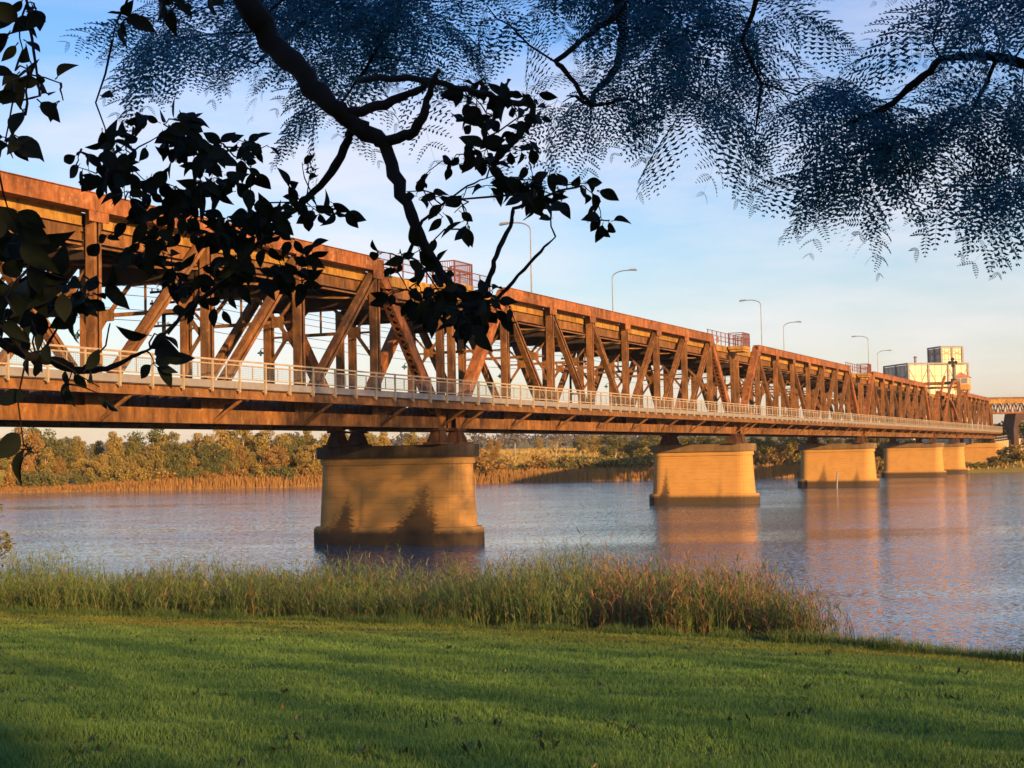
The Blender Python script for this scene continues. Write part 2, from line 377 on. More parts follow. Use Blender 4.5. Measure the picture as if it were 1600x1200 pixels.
# ------------------------------------------------------------------ bridge
X1 = 72.8; PIT = 58.0; GAP = 1.6; W = 6.33
ZB0, ZB1, ZT0, ZT1 = 6.36, 6.93, 14.2, 14.84
def make_span(npan, length, label, zdrop=0.0):
    """one truss span; local x from 0 to length, y from 0 (near) to W, z above the river"""
    root = thing('truss_span', label, 'bridge span', group='steel truss spans of the double-deck bridge')
    L = length; q = L/npan; zt0, zt1 = ZT0-zdrop, ZT1-zdrop
    zn, zu = 6.66, zt0+.3
    for y in (0.0, W):
        o = -1 if y == 0 else 1
        m = MB().box(q-.05, L-q+.05, y-.27, y+.27, zt0, zt1).box(q-.1, L-q+.1, y-.33, y+.33, zt1, zt1+.03)
        m.box(q-.02, L-q+.02, y-.31, y+.31, zt0-.025, zt0)
        for i in range(1, npan):            # splice plates and the node gussets
            x = i*q; m.box(x-.55, x+.55, y+o*.272-.012, y+o*.272+.012, zt0-.42, zt1-.06)
            m.box(x+1.5, x+2.1, y+o*.272-.008, y+o*.272+.008, zt0+.06, zt1-.07)
        m.build('top_chord', 'steel_red', root)
        m = MB()
        for dy in (-.2, .2): m.box(-.1, L+.1, y+dy-.02, y+dy+.02, ZB0, ZB1)
        m.box(-.1, L+.1, y-.24, y+.24, ZB0-.02, ZB0-.001).box(-.1, L+.1, y-.17, y+.17, ZB1-.09, ZB1-.06)
        for i in range(npan+1):
            x = min(max(i*q, .25), L-.25); hw = .8 if 0 < i < npan else .45
            for dy in (-.236, .236): m.box(x-hw, x+hw, y+dy-.013, y+dy+.013, ZB0+.01, 7.62)
            m.box(x+hw+1.2, x+hw+2.2, y+o*.232-.008, y+o*.232+.008, ZB0+.03, ZB1-.03)
        m.build('bottom_chord', 'steel', root)
        for (xa, xb) in ((.15, q), (L-.15, L-q)):
            a = np.array((xa, y, zn)); b = np.array((xb, y, zu+.05)); d = (b-a)/np.linalg.norm(b-a)
            n = np.cross(d, (0, 1., 0)); n = n if n[2] > 0 else -n   # outward/top side
            m = MB()
            for dy in (-.25, .25): m.beam(a+np.array((0, dy, 0)), b+np.array((0, dy, 0)), .03, .52, up=n)
            m.beam(a+n*.276, b+n*.276, .62, .03, up=n)
            for k in (-.2, .2): m.beam(a-n*.272+np.array((0, k, 0)), b-n*.272+np.array((0, k, 0)), .12, .02, up=n)
            ln = np.linalg.norm(b-a); st = int(ln/.42)
            for i in range(st):
                p0 = a+d*(.3+i*.42); p1 = p0+d*.42; sg = .24 if i % 2 else -.24
                m.beam(p0-n*.29+np.array((0, -sg, 0)), p1-n*.29+np.array((0, sg, 0)), .075, .016, up=n)
                m.beam(p0-n*.306+np.array((0, sg, 0)), p1-n*.306+np.array((0, -sg, 0)), .075, .012, up=n)
            m.build('end_post', 'steel_red', root)
        for i in range(1, npan):
            MB().hbeam((i*q, y, ZB1-.3), (i*q, y, zt0-.001), .42, .40).build('vertical_post', 'steel', root)
        for i in range(1, npan):
            c = npan//2
            if i < c: xa, xb = i*q, (i+1)*q
            elif i > c: xa, xb = i*q, (i-1)*q
            else: continue
            MB().hbeam((xa, y, zu-.35), (xb, y, zn+.35), .44 if abs(i-c) > 1 else .36, .34).build('diagonal', 'steel', root)
        for x in (-.12, L+.12):
            MB().hbeam((x, y, ZB1+.01), (x, y, 13.1-zdrop), .36, .36).build('end_column', 'steel', root)
        for x in (.3, L-.3):                # cast bearings, flared to the pier top
            m = MB().box(x-.55, x+.55, y-.36, y+.36, ZB0-.14, ZB0-.021)
            for dx in np.linspace(-.42, .42, 7):
                m.beam((x+dx*.55, y-.26, ZB0-.14), (x+dx*1.25, y-.40, 5.58), .05, .07, up=(1, 0, 0))
                m.beam((x+dx*.55, y+.26, ZB0-.14), (x+dx*1.25, y+.40, 5.58), .05, .07, up=(1, 0, 0))
            m.add([(x-.28, y-.2, ZB0-.14), (x+.28, y-.2, ZB0-.14), (x+.28, y+.2, ZB0-.14), (x-.28, y+.2, ZB0-.14),
                   (x-.5, y-.34, 5.58), (x+.5, y-.34, 5.58), (x+.5, y+.34, 5.58), (x-.5, y+.34, 5.58)],
                  [(0, 1, 2, 3), (7, 6, 5, 4), (0, 4, 5, 1), (1, 5, 6, 2), (2, 6, 7, 3), (3, 7, 4, 0)])
            m.box(x-.72, x+.72, y-.55, y+.55, 5.46, 5.58)
            m.build('bearing', 'steel_dark', root)
    # upper road deck
    zr = zt0-.02
    m = MB().box(-.8, L+.8, .55, W-.55, zr-.16, zr+.03); m.build('road_deck', 'steel_black', root)
    for y, o in ((.42, -1), (W-.42, 1)):
        m = MB()
        for i in range(npan):
            x0 = i*q+.23; x1 = (i+1)*q-.23
            if i == 0: x0 = -.8
            if i == npan-1: x1 = L+.8
            m.box(x0, x1, y-.06, y+.06, zt0-.50, zt0+.04).box(x0, x1, y-.1, y+.1, zt0-.52, zt0-.501)
        m.build('road_fascia', 'steel_yellow', root)
        m = MB().box(-.8, L+.8, y+.10*(-o)-.05, y+.10*(-o)+.05, zt0-1.06, zt0-.53).box(-.8, L+.8, y+.10*(-o)-.14, y+.10*(-o)+.14, zt0-1.09, zt0-1.061)
        m.build('road_stringer', 'steel', root)
    m = MB()
    for y in (1.7, 2.65, 3.7, 4.65): m.box(-.8, L+.8, y-.09, y+.09, zt0-.72, zt0-.19)
    m.build('deck_joist', 'steel_black', root)
    for i in range(npan+1):
        x = i*q
        m = MB().box(x-.10, x+.10, .22, W-.22, zt0-1.75, zt0-.75).box(x-.2, x+.2, .22, W-.22, zt0-1.78, zt0-1.751).box(x-.2, x+.2, .22, W-.22, zt0-.749, zt0-.73)
        m.build('floor_beam', 'steel_black', root)
        if 0 < i < npan:
            a, b, c = 9.9, 11.15-zdrop*.5, zt0-1.75
            m = MB()
            pl = [(x, .2, a), (x, 1.15, b), (x, 2.35, c-.05), (x, W-2.35, c-.05), (x, W-1.15, b), (x, W-.2, a)]
            for p, r in zip(pl[:-1], pl[1:]): m.beam(p, r, .14, .14, up=(1, 0, 0))
            m.beam((x+.02, 1.15, b), (x+.02, W-1.15, b), .13, .16)
            m.beam((x, .2, b-.02), (x, 1.15, b-.02), .1, .1); m.beam((x, W-1.15, b-.02), (x, W-.2, b-.02), .1, .1)
            for yy in (1.15, W-1.15): m.box(x-.085, x+.085, yy-.28, yy+.28, b-.24, b+.26)
            m.beam((x-.02, 1.15, b+.05), (x-.02, .2, c-.25), .1, .1, up=(1, 0, 0)); m.beam((x-.02, W-1.15, b+.05), (x-.02, W-.2, c-.25), .1, .1, up=(1, 0, 0))
            m.beam((x, W/2, b), (x, W/2, c), .08, .08)
            m.build('sway_frame', 'steel', root)
    for i in range(npan):                    # lateral bracing seen against the sky under the road
        x0, x1 = i*q+.2, (i+1)*q-.2
        m = MB().beam((x0, .3, zt0-1.5), (x1, W-.3, zt0-1.5), .1, .1).beam((x0, W-.3, zt0-1.39), (x1, .3, zt0-1.39), .1, .1)
        m.box(x0+.4, x1-.3, .12, .2, zt0-1.32, zt0-1.24)
        m.build('lateral_brace', 'steel', root)
    # lower railway deck
    m = MB()
    for y in (1.0, 2.45, 3.85, 5.3): m.box(-.5, L+.5, y-.12, y+.12, 6.75, 7.3)
    for i in range(npan+1): m.box(i*q-.12, i*q+.12, .25, W-.25, 6.42, 7.25)
    for i in range(npan):
        for k in range(1, 6): m.box(i*q+q*k/6-.05, i*q+q*k/6+.05, .25, .36, 6.9, 7.62)
    m.build('rail_floor', 'steel_dark', root)
    m = MB()
    for i in range(int((L+.9)/.62)): m.box(-.4+i*.62, -.16+i*.62, 1.0, 5.4, 7.302, 7.46)
    sl = m.build('sleeper_row', 'timber', root)
    m = MB()
    for y in (2.46, 3.90): m.box(-.6, L+.6, y-.035, y+.035, 7.462, 7.60)
    m.build('rail', 'steel_dark', root)
    # near-side footpath
    MB().box(-.8, L+.8, -1.86, -.36, 7.68, 7.75).build('footpath_deck', 'timber', root)
    MB().box(-.8, L+.8, -1.74, -1.66, 7.32, 7.678).box(-.8, L+.8, -1.80, -1.58, 7.30, 7.319).build('edge_beam', 'steel', root)
    MB().box(-.8, L+.8, -1.90, -1.865, 7.72, 8.01).build('kickboard', 'kick', root)
    m = MB()
    for i in range(npan+1):
        x = min(max(i*q, .4), L-.4)
        mm = MB().beam((x, -.26, 7.16), (x, -1.65, 7.40), .16, .26).beam((x+.02, -.27, ZB0+.05), (x+.02, -1.62, 7.27), .10, .12)
        mm.build('footpath_bracket', 'steel', root)
    m = MB(); n = int(round((L+1.5)/1.88)); stp = (L+1.5)/n
    for i in range(n+1):
        x = -.75+i*stp
        m.box(x-.035, x+.035, -1.99, -1.915, 7.56, 8.86)
        m.add([(x-.03, -1.92, 7.60), (x+.03, -1.92, 7.60), (x+.03, -1.66, 7.69), (x-.03, -1.66, 7.69), (x-.03, -1.92, 7.72), (x+.03, -1.92, 7.72)], [(0, 1, 2, 3), (0, 4, 5, 1), (4, 3, 2, 5), (0, 3, 4), (1, 5, 2)])
        if i < n: m.box(x+stp/2-.02, x+stp/2+.02, -1.965, -1.93, 8.10, 8.68)
    for z, h in ((8.83, .035), (8.66, .025), (8.10, .025)): m.box(-.78, L+.78, -1.972, -1.925, z-h, z+h)
    rl = m.build('footpath_railing', 'rail_paint', root)
    m = MB()
    for i in range(int((L+1.5)/.11)):
        x = -.72+i*.11; m.add([(x, -1.945, 8.12), (x+.012, -1.945, 8.12), (x+.012, -1.945, 8.64), (x, -1.945, 8.64)], [(0, 1, 2, 3)])
    for z in np.arange(8.17, 8.63, .075): m.add([(-.72, -1.948, z), (L+.72, -1.948, z), (L+.72, -1.948, z+.009), (-.72, -1.948, z+.009)], [(0, 1, 2, 3)])
    m.build('mesh_infill', 'wire_mesh', rl)
    return root
SL = PIT-GAP
proto = make_span(8, SL, 'rust brown truss span nearest the viewer, cut off by the left edge of the photo')
proto.location = (X1-PIT+GAP/2, 0, 0)
copy_tree(proto, (X1+GAP/2, 0, 0), label='rust brown truss span between the two nearest piers, right of the leafy trunk')
copy_tree(proto, (X1+PIT+GAP/2, 0, 0), label='rust brown truss span between the second and third piers from the left')
copy_tree(proto, (X1+2*PIT+GAP/2, 0, 0), label='rust brown truss span in front of the pale panelled tower building')
BX0 = X1+3*PIT; BX1 = BX0+26.1
sp = make_span(4, 26.1-GAP, 'short opening truss span with a lower top beside the curved rack arms', .75)
sp.location = (BX0+GAP/2, 0, 0)
copy_tree(proto, (BX1+GAP/2, 0, 0), label='farthest rust brown truss span, ending at the right bank beyond the lookout cabin')
BEND = BX1+PIT

# joints over the piers: railing with a mesh-caged refuge
def make_joint(label):
    r = thing('refuge_balcony', label, 'balcony', group='caged refuges at the road level over the piers')
    q = SL/8; x0, x1 = -(q+.4), q+.4
    for y in (.40, W-.40):
        m = MB()
        for i in range(11):
            x = x0+.7+(x1-x0-1.4)*i/10
            m.box(x-.03, x+.03, y-.03, y+.03, 14.26, 15.42)
        for z in (15.4, 15.02, 14.62): m.box(x0+.4, x1-.4, y-.022, y+.022, z-.022, z+.022)
        rr = m.build('road_railing', 'cage', r)
        m = MB()
        xs = np.arange(x0+.6, x1-.9, .16)
        for x in xs:
            m.add([(x, y, 14.62), (x+.012, y, 14.62), (x+.32, y, 15.38), (x+.308, y, 15.38)], [(0, 1, 2, 3)])
            m.add([(x+.308, y-.004, 14.62), (x+.32, y-.004, 14.62), (x+.012, y-.004, 15.38), (x, y-.004, 15.38)], [(0, 1, 2, 3)])
        m.build('mesh_panel', 'cage', rr)
    m = MB()
    for sy, y in ((-1, .22), (1, W-.22)):
        ya_, yb_ = sorted((y, y+sy*1.45))
        m.box(-1.15, 1.15, ya_, yb_, 13.95, 14.22).box(-1.0, 1.0, ya_+.1, yb_-.1, 13.75, 13.949)
    m.build('refuge_floor', 'steel_yellow', r)
    for sy, y in ((-1, .22), (1, W-.22)):
        m = MB(); yo = y+sy*1.38
        for x in (-1.08, 1.08):
            for yy in (y+sy*.05, yo): m.box(x-.04, x+.04, yy-.04, yy+.04, 14.221, 15.44)
            for z in (15.42, 14.9): m.beam((x, y+sy*.05, z), (x, yo, z), .06, .06)
        for z in (15.42, 14.9): m.beam((-1.08, yo, z), (1.08, yo, z), .06, .06)
        for i in range(16):
            x = -1.02+i*.136; m.box(x-.012, x+.012, yo-.012, yo+.012, 14.23, 15.40)
        for i in range(9):
            yy = y+sy*(.12+i*.14)
            for x in (-1.08, 1.08): m.box(x-.012, x+.012, yy-.012, yy+.012, 14.23, 15.40)
        for z in np.arange(14.35, 14.85, .12): m.box(-1.06, 1.06, yo-.01, yo+.01, z, z+.02)
        m.build('refuge_cage', 'cage', r)
    return r
JN = ['red caged refuge over the nearest pier, half hidden behind leaves', 'red caged refuge over the second pier from the left',
      'red caged refuge over the third pier, left of the pale tower building']
j0 = make_joint(JN[0]); j0.location = (X1, 0, 0)
for k in (1, 2): copy_tree(j0, (X1+k*PIT, 0, 0), label=JN[k])

# piers
def stadium(L, T, n=14):
    r = T/2; pts = []
    for i in range(n+1): t = -math.pi+math.pi*i/n; pts.append((r*math.cos(t), -(L/2-r)+r*math.sin(t)))
    for i in range(n+1): t = math.pi*i/n; pts.append((r*math.cos(t), (L/2-r)+r*math.sin(t)))
    return pts
def make_pier(label, stains, x):
    cy = 3.2
    r = thing('bridge_pier', label, 'bridge pier', (x, cy, 0), 0, 'concrete river piers under the bridge')
    body = concrete('pier_concrete', stains); dark = concrete('pier_cap_concrete', [], True, (.30, .22, .12), *(((.028, .02, .013), (.99, .8)) if x == X1 else ((.085, .048, .022), (.9, .5))))  # nearest cap: stain tone darkened further, its shade put into the colour
    o1 = stadium(10.35, 3.3); o2 = stadium(10.1, 3.05)
    MB().prism(o1, -2.5, .82).prism(o1, .821, .98, o2).build('footing', body, r)
    MB().prism(stadium(9.62, 2.5), .981, 4.42, stadium(9.22, 2.12)).build('shaft', body, r)
    MB().prism(stadium(9.5, 2.36), 4.421, 4.78).build('collar', body, r)
    c = stadium(9.95, 2.78); c2 = stadium(9.83, 2.66)
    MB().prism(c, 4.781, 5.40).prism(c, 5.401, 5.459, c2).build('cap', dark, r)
    return r
make_pier('nearest tan concrete pier with two broad black stains', [(-2.05, .8, 3.5, 1.45, .93), (-2.75, .9, 3.1, .35, .85), (2.65, .7, 3.05, .85, .9), (3.4, .9, 1.9, .5, .6), (1.6, 2.2, 3.2, .12, .5)], X1)
make_pier('second tan concrete pier, with one narrow dark stain near its left end', [(3.25, .8, 3.6, .5, .92), (-1.9, 1.2, 2.8, .25, .3)], X1+PIT)
p3 = make_pier('third orange lit concrete pier with a white gauge post in front', [(1.6, .9, 3.3, .6, .7), (-2.6, .9, 2.6, .4, .6)], X1+2*PIT)
make_pier('fourth orange lit concrete pier, long plain face without dark stains', [], X1+3*PIT)
make_pier('narrow looking concrete pier half hidden behind the fourth pier', [], BX1)
ab = thing('bridge_abutment', 'orange lit concrete abutment at the far end of the bridge above the green bank', 'bridge abutment', (BEND, 3.2, 0))
bm = concrete('abutment_concrete', [])
MB().prism(stadium(10.4, 3.0), -1, 4.5, stadium(10.2, 2.8)).build('shaft', bm, ab)
MB().prism(stadium(10.7, 3.2), 4.501, 5.459).build('cap', bm, ab)
g = MB().tube([at(1307, 757, 183.5)-np.array((0, 0, 1.0)), at(1308.5, 737, 183.5)], .10, 10); tag(g.build('gauge_post', 'kick'), 'thin white post standing in the water before the third pier', 'post')

# street lamps on the road
def make_lamp(label):
    r = thing('street_lamp', label, 'street lamp', group='tall curved street lamps along the bridge road')
    MB().tube([(0, 0, 0), (0, 0, 2.0), (0, 0, 5.0)], [.06, .05, .036], 8).box(-.12, .12, -.12, .12, 0, .35).build('pole', 'galv', r, smooth=False)
    pts = [(0, 0, 5.0)]+[(0, 1.25*(1-math.cos(t))*.9, 5.0+.55*math.sin(t)) for t in np.linspace(.2, math.pi/2, 7)]+[(0, 1.6, 5.55)]
    MB().tube(pts, .042, 6).build('arm', 'galv', r)
    MB().add([(-.12, 1.5, 5.52), (.12, 1.5, 5.52), (.16, 2.15, 5.46), (-.16, 2.15, 5.46), (-.08, 1.5, 5.64), (.08, 1.5, 5.64), (.11, 2.1, 5.62), (-.11, 2.1, 5.62)],
             [(0, 3, 2, 1), (4, 5, 6, 7), (0, 1, 5, 4), (1, 2, 6, 5), (2, 3, 7, 6), (3, 0, 4, 7)]).build('lamp_head', 'lamp_glass', r)
    return r
LP = [(86.6, 0, 'near-side street lamp with its head lost behind leaves, above the second truss span'),
      (143.6, 0, 'taller curved street lamp of the close pair above the third truss span'),
      (198.6, 0, 'taller street lamp of the faint pair left of the pale tower building'),
      (114.1, 1, 'single curved street lamp standing alone in the open sky left of centre-right'),
      (171.6, 1, 'shorter curved street lamp of the close pair above the third truss span'),
      (230.6, 1, 'shorter street lamp of the faint pair left of the pale tower building'),
      (311.5, 1, 'faint street lamp right of the lookout cabin, above the far truss span')]
l0 = None
for (x, far, lb) in LP:
    loc = (x, W-.9 if far else .75, 14.2); rz = math.pi if far else 0
    if l0 is None: l0 = make_lamp(lb); l0.location = loc; l0.rotation_euler = (0, 0, rz)
    else: copy_tree(l0, loc, rz, lb)

# pendant lamps beneath the road
def make_pend(label):
    r = thing('pendant_lamp', label, 'pendant lamp', group='green pendant lamps hung inside the truss')
    MB().tube([(0, 0, 0), (0, .25, .05), (0, .55, 0), (0, .6, -.1)], .025, 6).build('arm', 'galv', r)
    MB().tube([(0, .6, -.1), (0, .6, -.18), (0, .6, -.24), (0, .6, -.34), (0, .6, -.36)], [.05, .07, .20, .24, .10], 10).build('shade', 'green_lamp', r)
    MB().tube([(0, .6, -.361), (0, .6, -.45), (0, .6, -.5)], [.07, .08, .03], 8).build('bulb', 'lamp_glass', r)
    return r
q = SL/8; pl = None
for (k, n, lb) in ((-1, 5, 'green pendant lamp in the nearest span, right of the leafy left branch'), (-1, 7, 'green pendant lamp in the nearest span, close to the leafy trunk end'),
                   (0, 1, 'green pendant lamp just right of the nearest pier'), (0, 3, 'green pendant lamp left in the second span'), (0, 6, 'green pendant lamp right in the second span')):
    loc = (X1+k*PIT+GAP/2+n*q+.05, W+.1, 10.6)
    if pl is None: pl = make_pend(lb); pl.location = loc; pl.scale = (.75, .75, .75)
    else: copy_tree(pl, loc, None, lb)

# utility pole behind the nearest span, and the wires it carries
def on_y(px, py, y):
    r = ray(px, py); return CAM+r*((y-CAM[1])/r[1])
px_ = on_y(256, 500, W+1.3)[0]; wires = MB(); prev = None
for i, (xx, lb) in enumerate(((px_, 'pole with stacked crossarms seen through the nearest truss span'), (px_+52, 'pole with stacked crossarms seen through the second truss span'), (px_+106, 'pole with stacked crossarms seen through the third truss span'))):
    up = thing('telegraph_pole', lb, 'telegraph pole', (xx, W+1.3, 7.3), 0, 'telegraph poles fixed to the far side of the bridge')
    MB().tube([(0, 0, 0), (0, 0, 5.9)], [.11, .09], 8).beam((0, 0, .3), (0, -1.0, .3), .14, .14).beam((0, 0, 2.3), (0, -1.0, 2.3), .12, .12).build('pole', 'bark', up)
    m = MB()
    for z in (5.7, 5.15, 4.6, 4.05): m.beam((-.05, -.75, z), (-.05, .75, z), .09, .11)
    m.build('crossarm', 'bark', up)
    m = MB()
    for z in (5.7, 5.15, 4.6, 4.05):
        for y in (-.65, -.3, .3, .65): m.tube([(-.05, y, z+.05), (-.05, y, z+.13), (-.05, y, z+.18)], [.03, .045, .02], 6)
    m.build('insulator', 'kick', up)
for i, (yy, z) in enumerate(((-.65, 5.9), (.65, 5.9), (-.3, 5.35), (.65, 4.8), (.3, 4.25))):
    pts = []
    for k in range(-1, 4):
        for t in np.linspace(0, 1, 9)[:-1]: pts.append((px_+(k+t)*53, W+1.3+yy, 7.3+z-.55*4*t*(1-t)))
    wires.tube(pts, .014, 4, False)
tag(wires.build('telegraph_wire', 'black'), 'thin sagging wires strung between the crossarmed poles behind the trusses', 'wires')

# bascule machinery: tower, rack arms, lookout cabin
bt = thing('bascule_tower', 'rusty latticed tower frame carrying the lookout cabin on the far spans', 'bridge tower', (BX1+1, 0, 0))
m = MB()
for y in (-.75, W+.75):
    for x in (-.6, .6): m.beam((x*1.2, y, 6.9), (x, y, 16.4), .42, .42, up=(1, 0, 0))
m.build('tower_leg', 'steel', bt)
m = MB()
for y in (-.75, W+.75):
    for z in np.arange(8, 16, 1.6):
        m.beam((-.6, y-.2, z), (.6, y-.2, z+1.6), .09, .06, up=(0, 1, 0)); m.beam((.6, y-.26, z), (-.6, y-.26, z+1.6), .09, .05, up=(0, 1, 0))
for x in (-.6, .6):
    m.beam((x, -.75, 16.2), (x, W+.75, 16.2), .3, .5); m.beam((x, -.75, 15.4), (x, W+.75, 15.4), .2, .3)
m.beam((.8, -.9, 12.2), (11.2, -.9, 15.1), .22, .3, up=(0, 1, 0)); m.beam((.8, -.9, 14.7), (11.2, -.9, 15.2), .2, .24, up=(0, 1, 0))
m.beam((2.5, -.9, 12.9), (6.0, -.9, 15.0), .14, .14, up=(0, 1, 0)); m.beam((6, -.9, 13.8), (8.5, -.9, 15.1), .14, .14, up=(0, 1, 0))
m.beam((11, -.9, 7), (11, -.9, 15.2), .2, .2, up=(1, 0, 0))
m.build('tower_bracing', 'steel', bt)
for (xa, za, xb, zb_, bow) in ((-19, 7.8, -1.2, 16.6, 4.2), (-20.5, 13.6, -15.3, 16.6, .7), (-15.5, 13.2, -1.5, 9.6, 2.0)):
    for y in (-.6, W+.6):
        pts = []
        for t in np.linspace(0, 1, 14):
            pts.append((xa+(xb-xa)*t, y, za+(zb_-za)*t+bow*math.sin(math.pi*t)*.55))
        m = MB()
        for a, b in zip(pts[:-1], pts[1:]): m.beam(a, b, .4, .3, up=(0, 1, 0))
        m.build('rack_arm', 'steel_red', bt)
cb = thing('lookout_cabin', 'small cream gabled lookout cabin on top of the rusty tower', 'cabin', (BX1+11.5, -.2, 15.25)); cb.scale = (.75, .80, .88)
MB().box(-2.1, 2.1, -1.5, 1.9, 0, 1.15).build('lower_wall', 'cabin_dark', cb)
MB().box(-2.05, 2.05, -1.45, 1.85, 1.151, 2.62).build('upper_wall', 'cabin', cb)
for (a, b) in ((-1.75, -.65), (-.5, .5), (.65, 1.75)):
    w_ = MB().box(a, b, -1.50, -1.451, 1.3, 2.4).build('window', 'window', cb)
    MB().box(a-.06, a, -1.52, -1.452, 1.24, 2.46).box(b, b+.06, -1.52, -1.452, 1.24, 2.46).build('window_frame', 'cabin', w_)
for (a, b) in ((-1.2, .1), (.3, 1.6)):
    MB().box(-2.10, -2.051, a, b, 1.3, 2.4).build('window', 'window', cb)
MB().add([(-2.3, -1.8, 2.6), (2.3, -1.8, 2.6), (2.3, 2.2, 2.6), (-2.3, 2.2, 2.6), (-2.3, .2, 3.6), (2.3, .2, 3.6)], [(0, 3, 2, 1), (0, 1, 5, 4), (2, 3, 4, 5), (0, 4, 3), (1, 2, 5)]).build('gable_roof', 'roof', cb)
sg = thing('signal_mast', 'dark signal mast with a cluster of black lamps left of the lookout cabin', 'signal mast', (BX1+1.2, .1, 16.45))
MB().tube([(0, 0, 0), (0, 0, 3.6)], .16, 8).box(-.45, .45, -.45, .45, 0, .5).build('mast', 'black', sg)
m = MB()
for dy, dz in ((0, 0), (-.55, 0), (.55, 0), (0, .6), (0, -.6)):
    m.tube([(-.35, dy, 3.4+dz), (.1, dy, 3.4+dz)], [.31, .27], 12)
    m.tube([(.12, dy, 3.4+dz), (.12, 0, 3.4)], .1, 6) if (dy or dz) else m.tube([(.12, 0, 2.9), (.12, 0, 3.9)], .1, 6)
m.build('lamp_cluster', 'black', sg)
st2 = MB().box(-.25, .25, -.2, .2, 0, 3.0).build('white_board', 'kick', sg, (1.9, 0, .4))

# pale panelled building behind the far spans
def tower_building():
    d = 345.; k = d/FOC
    A = at(1420, 600, d); A[2] = 1.0
    r = thing('tower_building', 'tall pale panelled building with stepped tower, rising behind the far truss spans', 'building', tuple(A))
    nl = np.array((-.60, .80, 0)); nr = np.array((-.80, -.60, 0))    # outward normals of the two faces seen
    el = np.array((-.80, -.60, 0))*-1    # along the left face, away
    er = nl*-1                           # along the right face, away (to the right)
    # widths
    def blk(org, wl, wr, z0, z1, bays_l, bays_r, rows, tagname):
        p = [org, org+er*wr, org+er*wr+el*wl, org+el*wl]
        vs = [np.array((q_[0], q_[1], z0)) for q_ in p]+[np.array((q_[0], q_[1], z1)) for q_ in p]
        fs = [(0, 1, 5, 4), (1, 2, 6, 5), (2, 3, 7, 6), (3, 0, 4, 7), (4, 5, 6, 7)]
        MB().add(vs, fs).build(tagname, 'panel', r)
        m = MB(); th = MB()
        for e, w, nb, n_ in ((er, wr, bays_r, nr), (el, wl, bays_l, nl)):
            for i in range(nb+1):
                o = org+e*(w*i/nb)+n_*.12; m.beam((o[0], o[1], z0), (o[0], o[1], z1+.5), .45, .3, up=n_)
            for i in range(nb*3+1):
                o = org+e*(w*i/(nb*3))+n_*.03; th.beam((o[0], o[1], z0), (o[0], o[1], z1), .10, .06, up=n_)
            for j in range(rows+1):
                z = z0+(z1-z0)*j/rows; a = org+n_*.05; b = a+e*w
                th.beam((a[0], a[1], z), (b[0], b[1], z), .08, .12)
            for i in range(nb):
                a = org+e*(w*i/nb)+n_*.10; b = org+e*(w*(i+1)/nb)+n_*.10
                za, zb_ = z1-(z1-z0)*.45, z1-.4
                th.beam((a[0], a[1], za), (b[0], b[1], zb_), .1, .08, up=n_); th.beam((b[0], b[1], za), (a[0], a[1], zb_), .1, .05, up=n_)
            a = org+n_*.13; b = a+e*w; m.beam((a[0], a[1], z1+.35), (b[0], b[1], z1+.35), .25, .35)
        m.build('steel_frame', 'frame_grey', r); th.build('panel_batten', 'batten', r)
    z = np.zeros(3)
    blk(z, 12.0, 15.2, 0, 24.0-1, 2, 3, 9, 'lower_block')
    o2 = z+er*9.2+el*1.2
    blk(o2, 6.0, 5.4, 23.05, 28.0-1, 2, 2, 3, 'upper_block')
    c = o2+er*5.4
    MB().beam((c[0]+.6, c[1]-.4, 8), (c[0]+.6, c[1]-.4, 21.5), 1.0, 1.0, up=(1, 0, 0)).build('downpipe', 'frame_grey', r)
    v = z+er*4.5+el*5
    MB().tube([(v[0], v[1], 23.01), (v[0], v[1], 25.0), (v[0], v[1], 25.1), (v[0], v[1], 25.4)], [.3, .3, .5, .2], 8).build('roof_vent', 'frame_grey', r)
    return r
M['panel'] = plain('pale_panel', (.60, .48, .32), .6, .14, .5)
M['batten'] = plain('brown_batten', (.33, .22, .12), .7, .15, .5)
tower_building()

# road viaduct turning off to the right beyond the bridge
vz0, vz1 = 11.9, 15.1
s0, d0 = SD(BEND+1, 0)
va = G(s0-2, d0+1); vb = G(s0+42, d0+8); dv = (vb-va); LV = np.linalg.norm(dv); dv /= LV; nv = np.array((-dv[1], dv[0], 0))
vi = thing('road_viaduct', 'rusty road viaduct truss turning right beyond the last bridge span', 'viaduct', tuple(va))
for off in (0.0, 5.5):
    o = nv*off; m = MB(); dgm = MB()
    for z, h in ((vz1-.15, .35), (vz0, .35)): m.beam(o+np.array((0, 0, z)), o+dv*LV+np.array((0, 0, z)), .35, h)
    nb = 26
    for i in range(nb):
        a = o+dv*(LV*i/nb); b = o+dv*(LV*(i+.5)/nb); c = o+dv*(LV*(i+1)/nb)
        dgm.beam(a+np.array((0, 0, vz1-.3)), b+np.array((0, 0, vz0+.1)), .2, .22, up=nv); dgm.beam(b+np.array((0, 0, vz0+.1)), c+np.array((0, 0, vz1-.3)), .2, .22, up=nv)
        dgm.beam(a+np.array((0, 0, vz1-.3)), a+np.array((0, 0, vz0)), .12, .12, up=nv)
    m.build('chord', 'steel', vi); dgm.build('truss_web', 'steel', vi)
MB().beam(nv*2.75+np.array((0, 0, vz1)), nv*2.75+dv*LV+np.array((0, 0, vz1)), 5.2, .3).build('road_deck', 'steel_dark', vi)
MB().beam(-nv*.22+np.array((0, 0, vz1-.75)), -nv*.22+dv*LV+np.array((0, 0, vz1-.75)), .08, .9).build('road_fascia', 'steel_yellow', vi)
vp = thing('viaduct_pier', 'dark arched viaduct pier standing among bushes on the right bank', 'pier', tuple(va+dv*7.2))
m = MB()
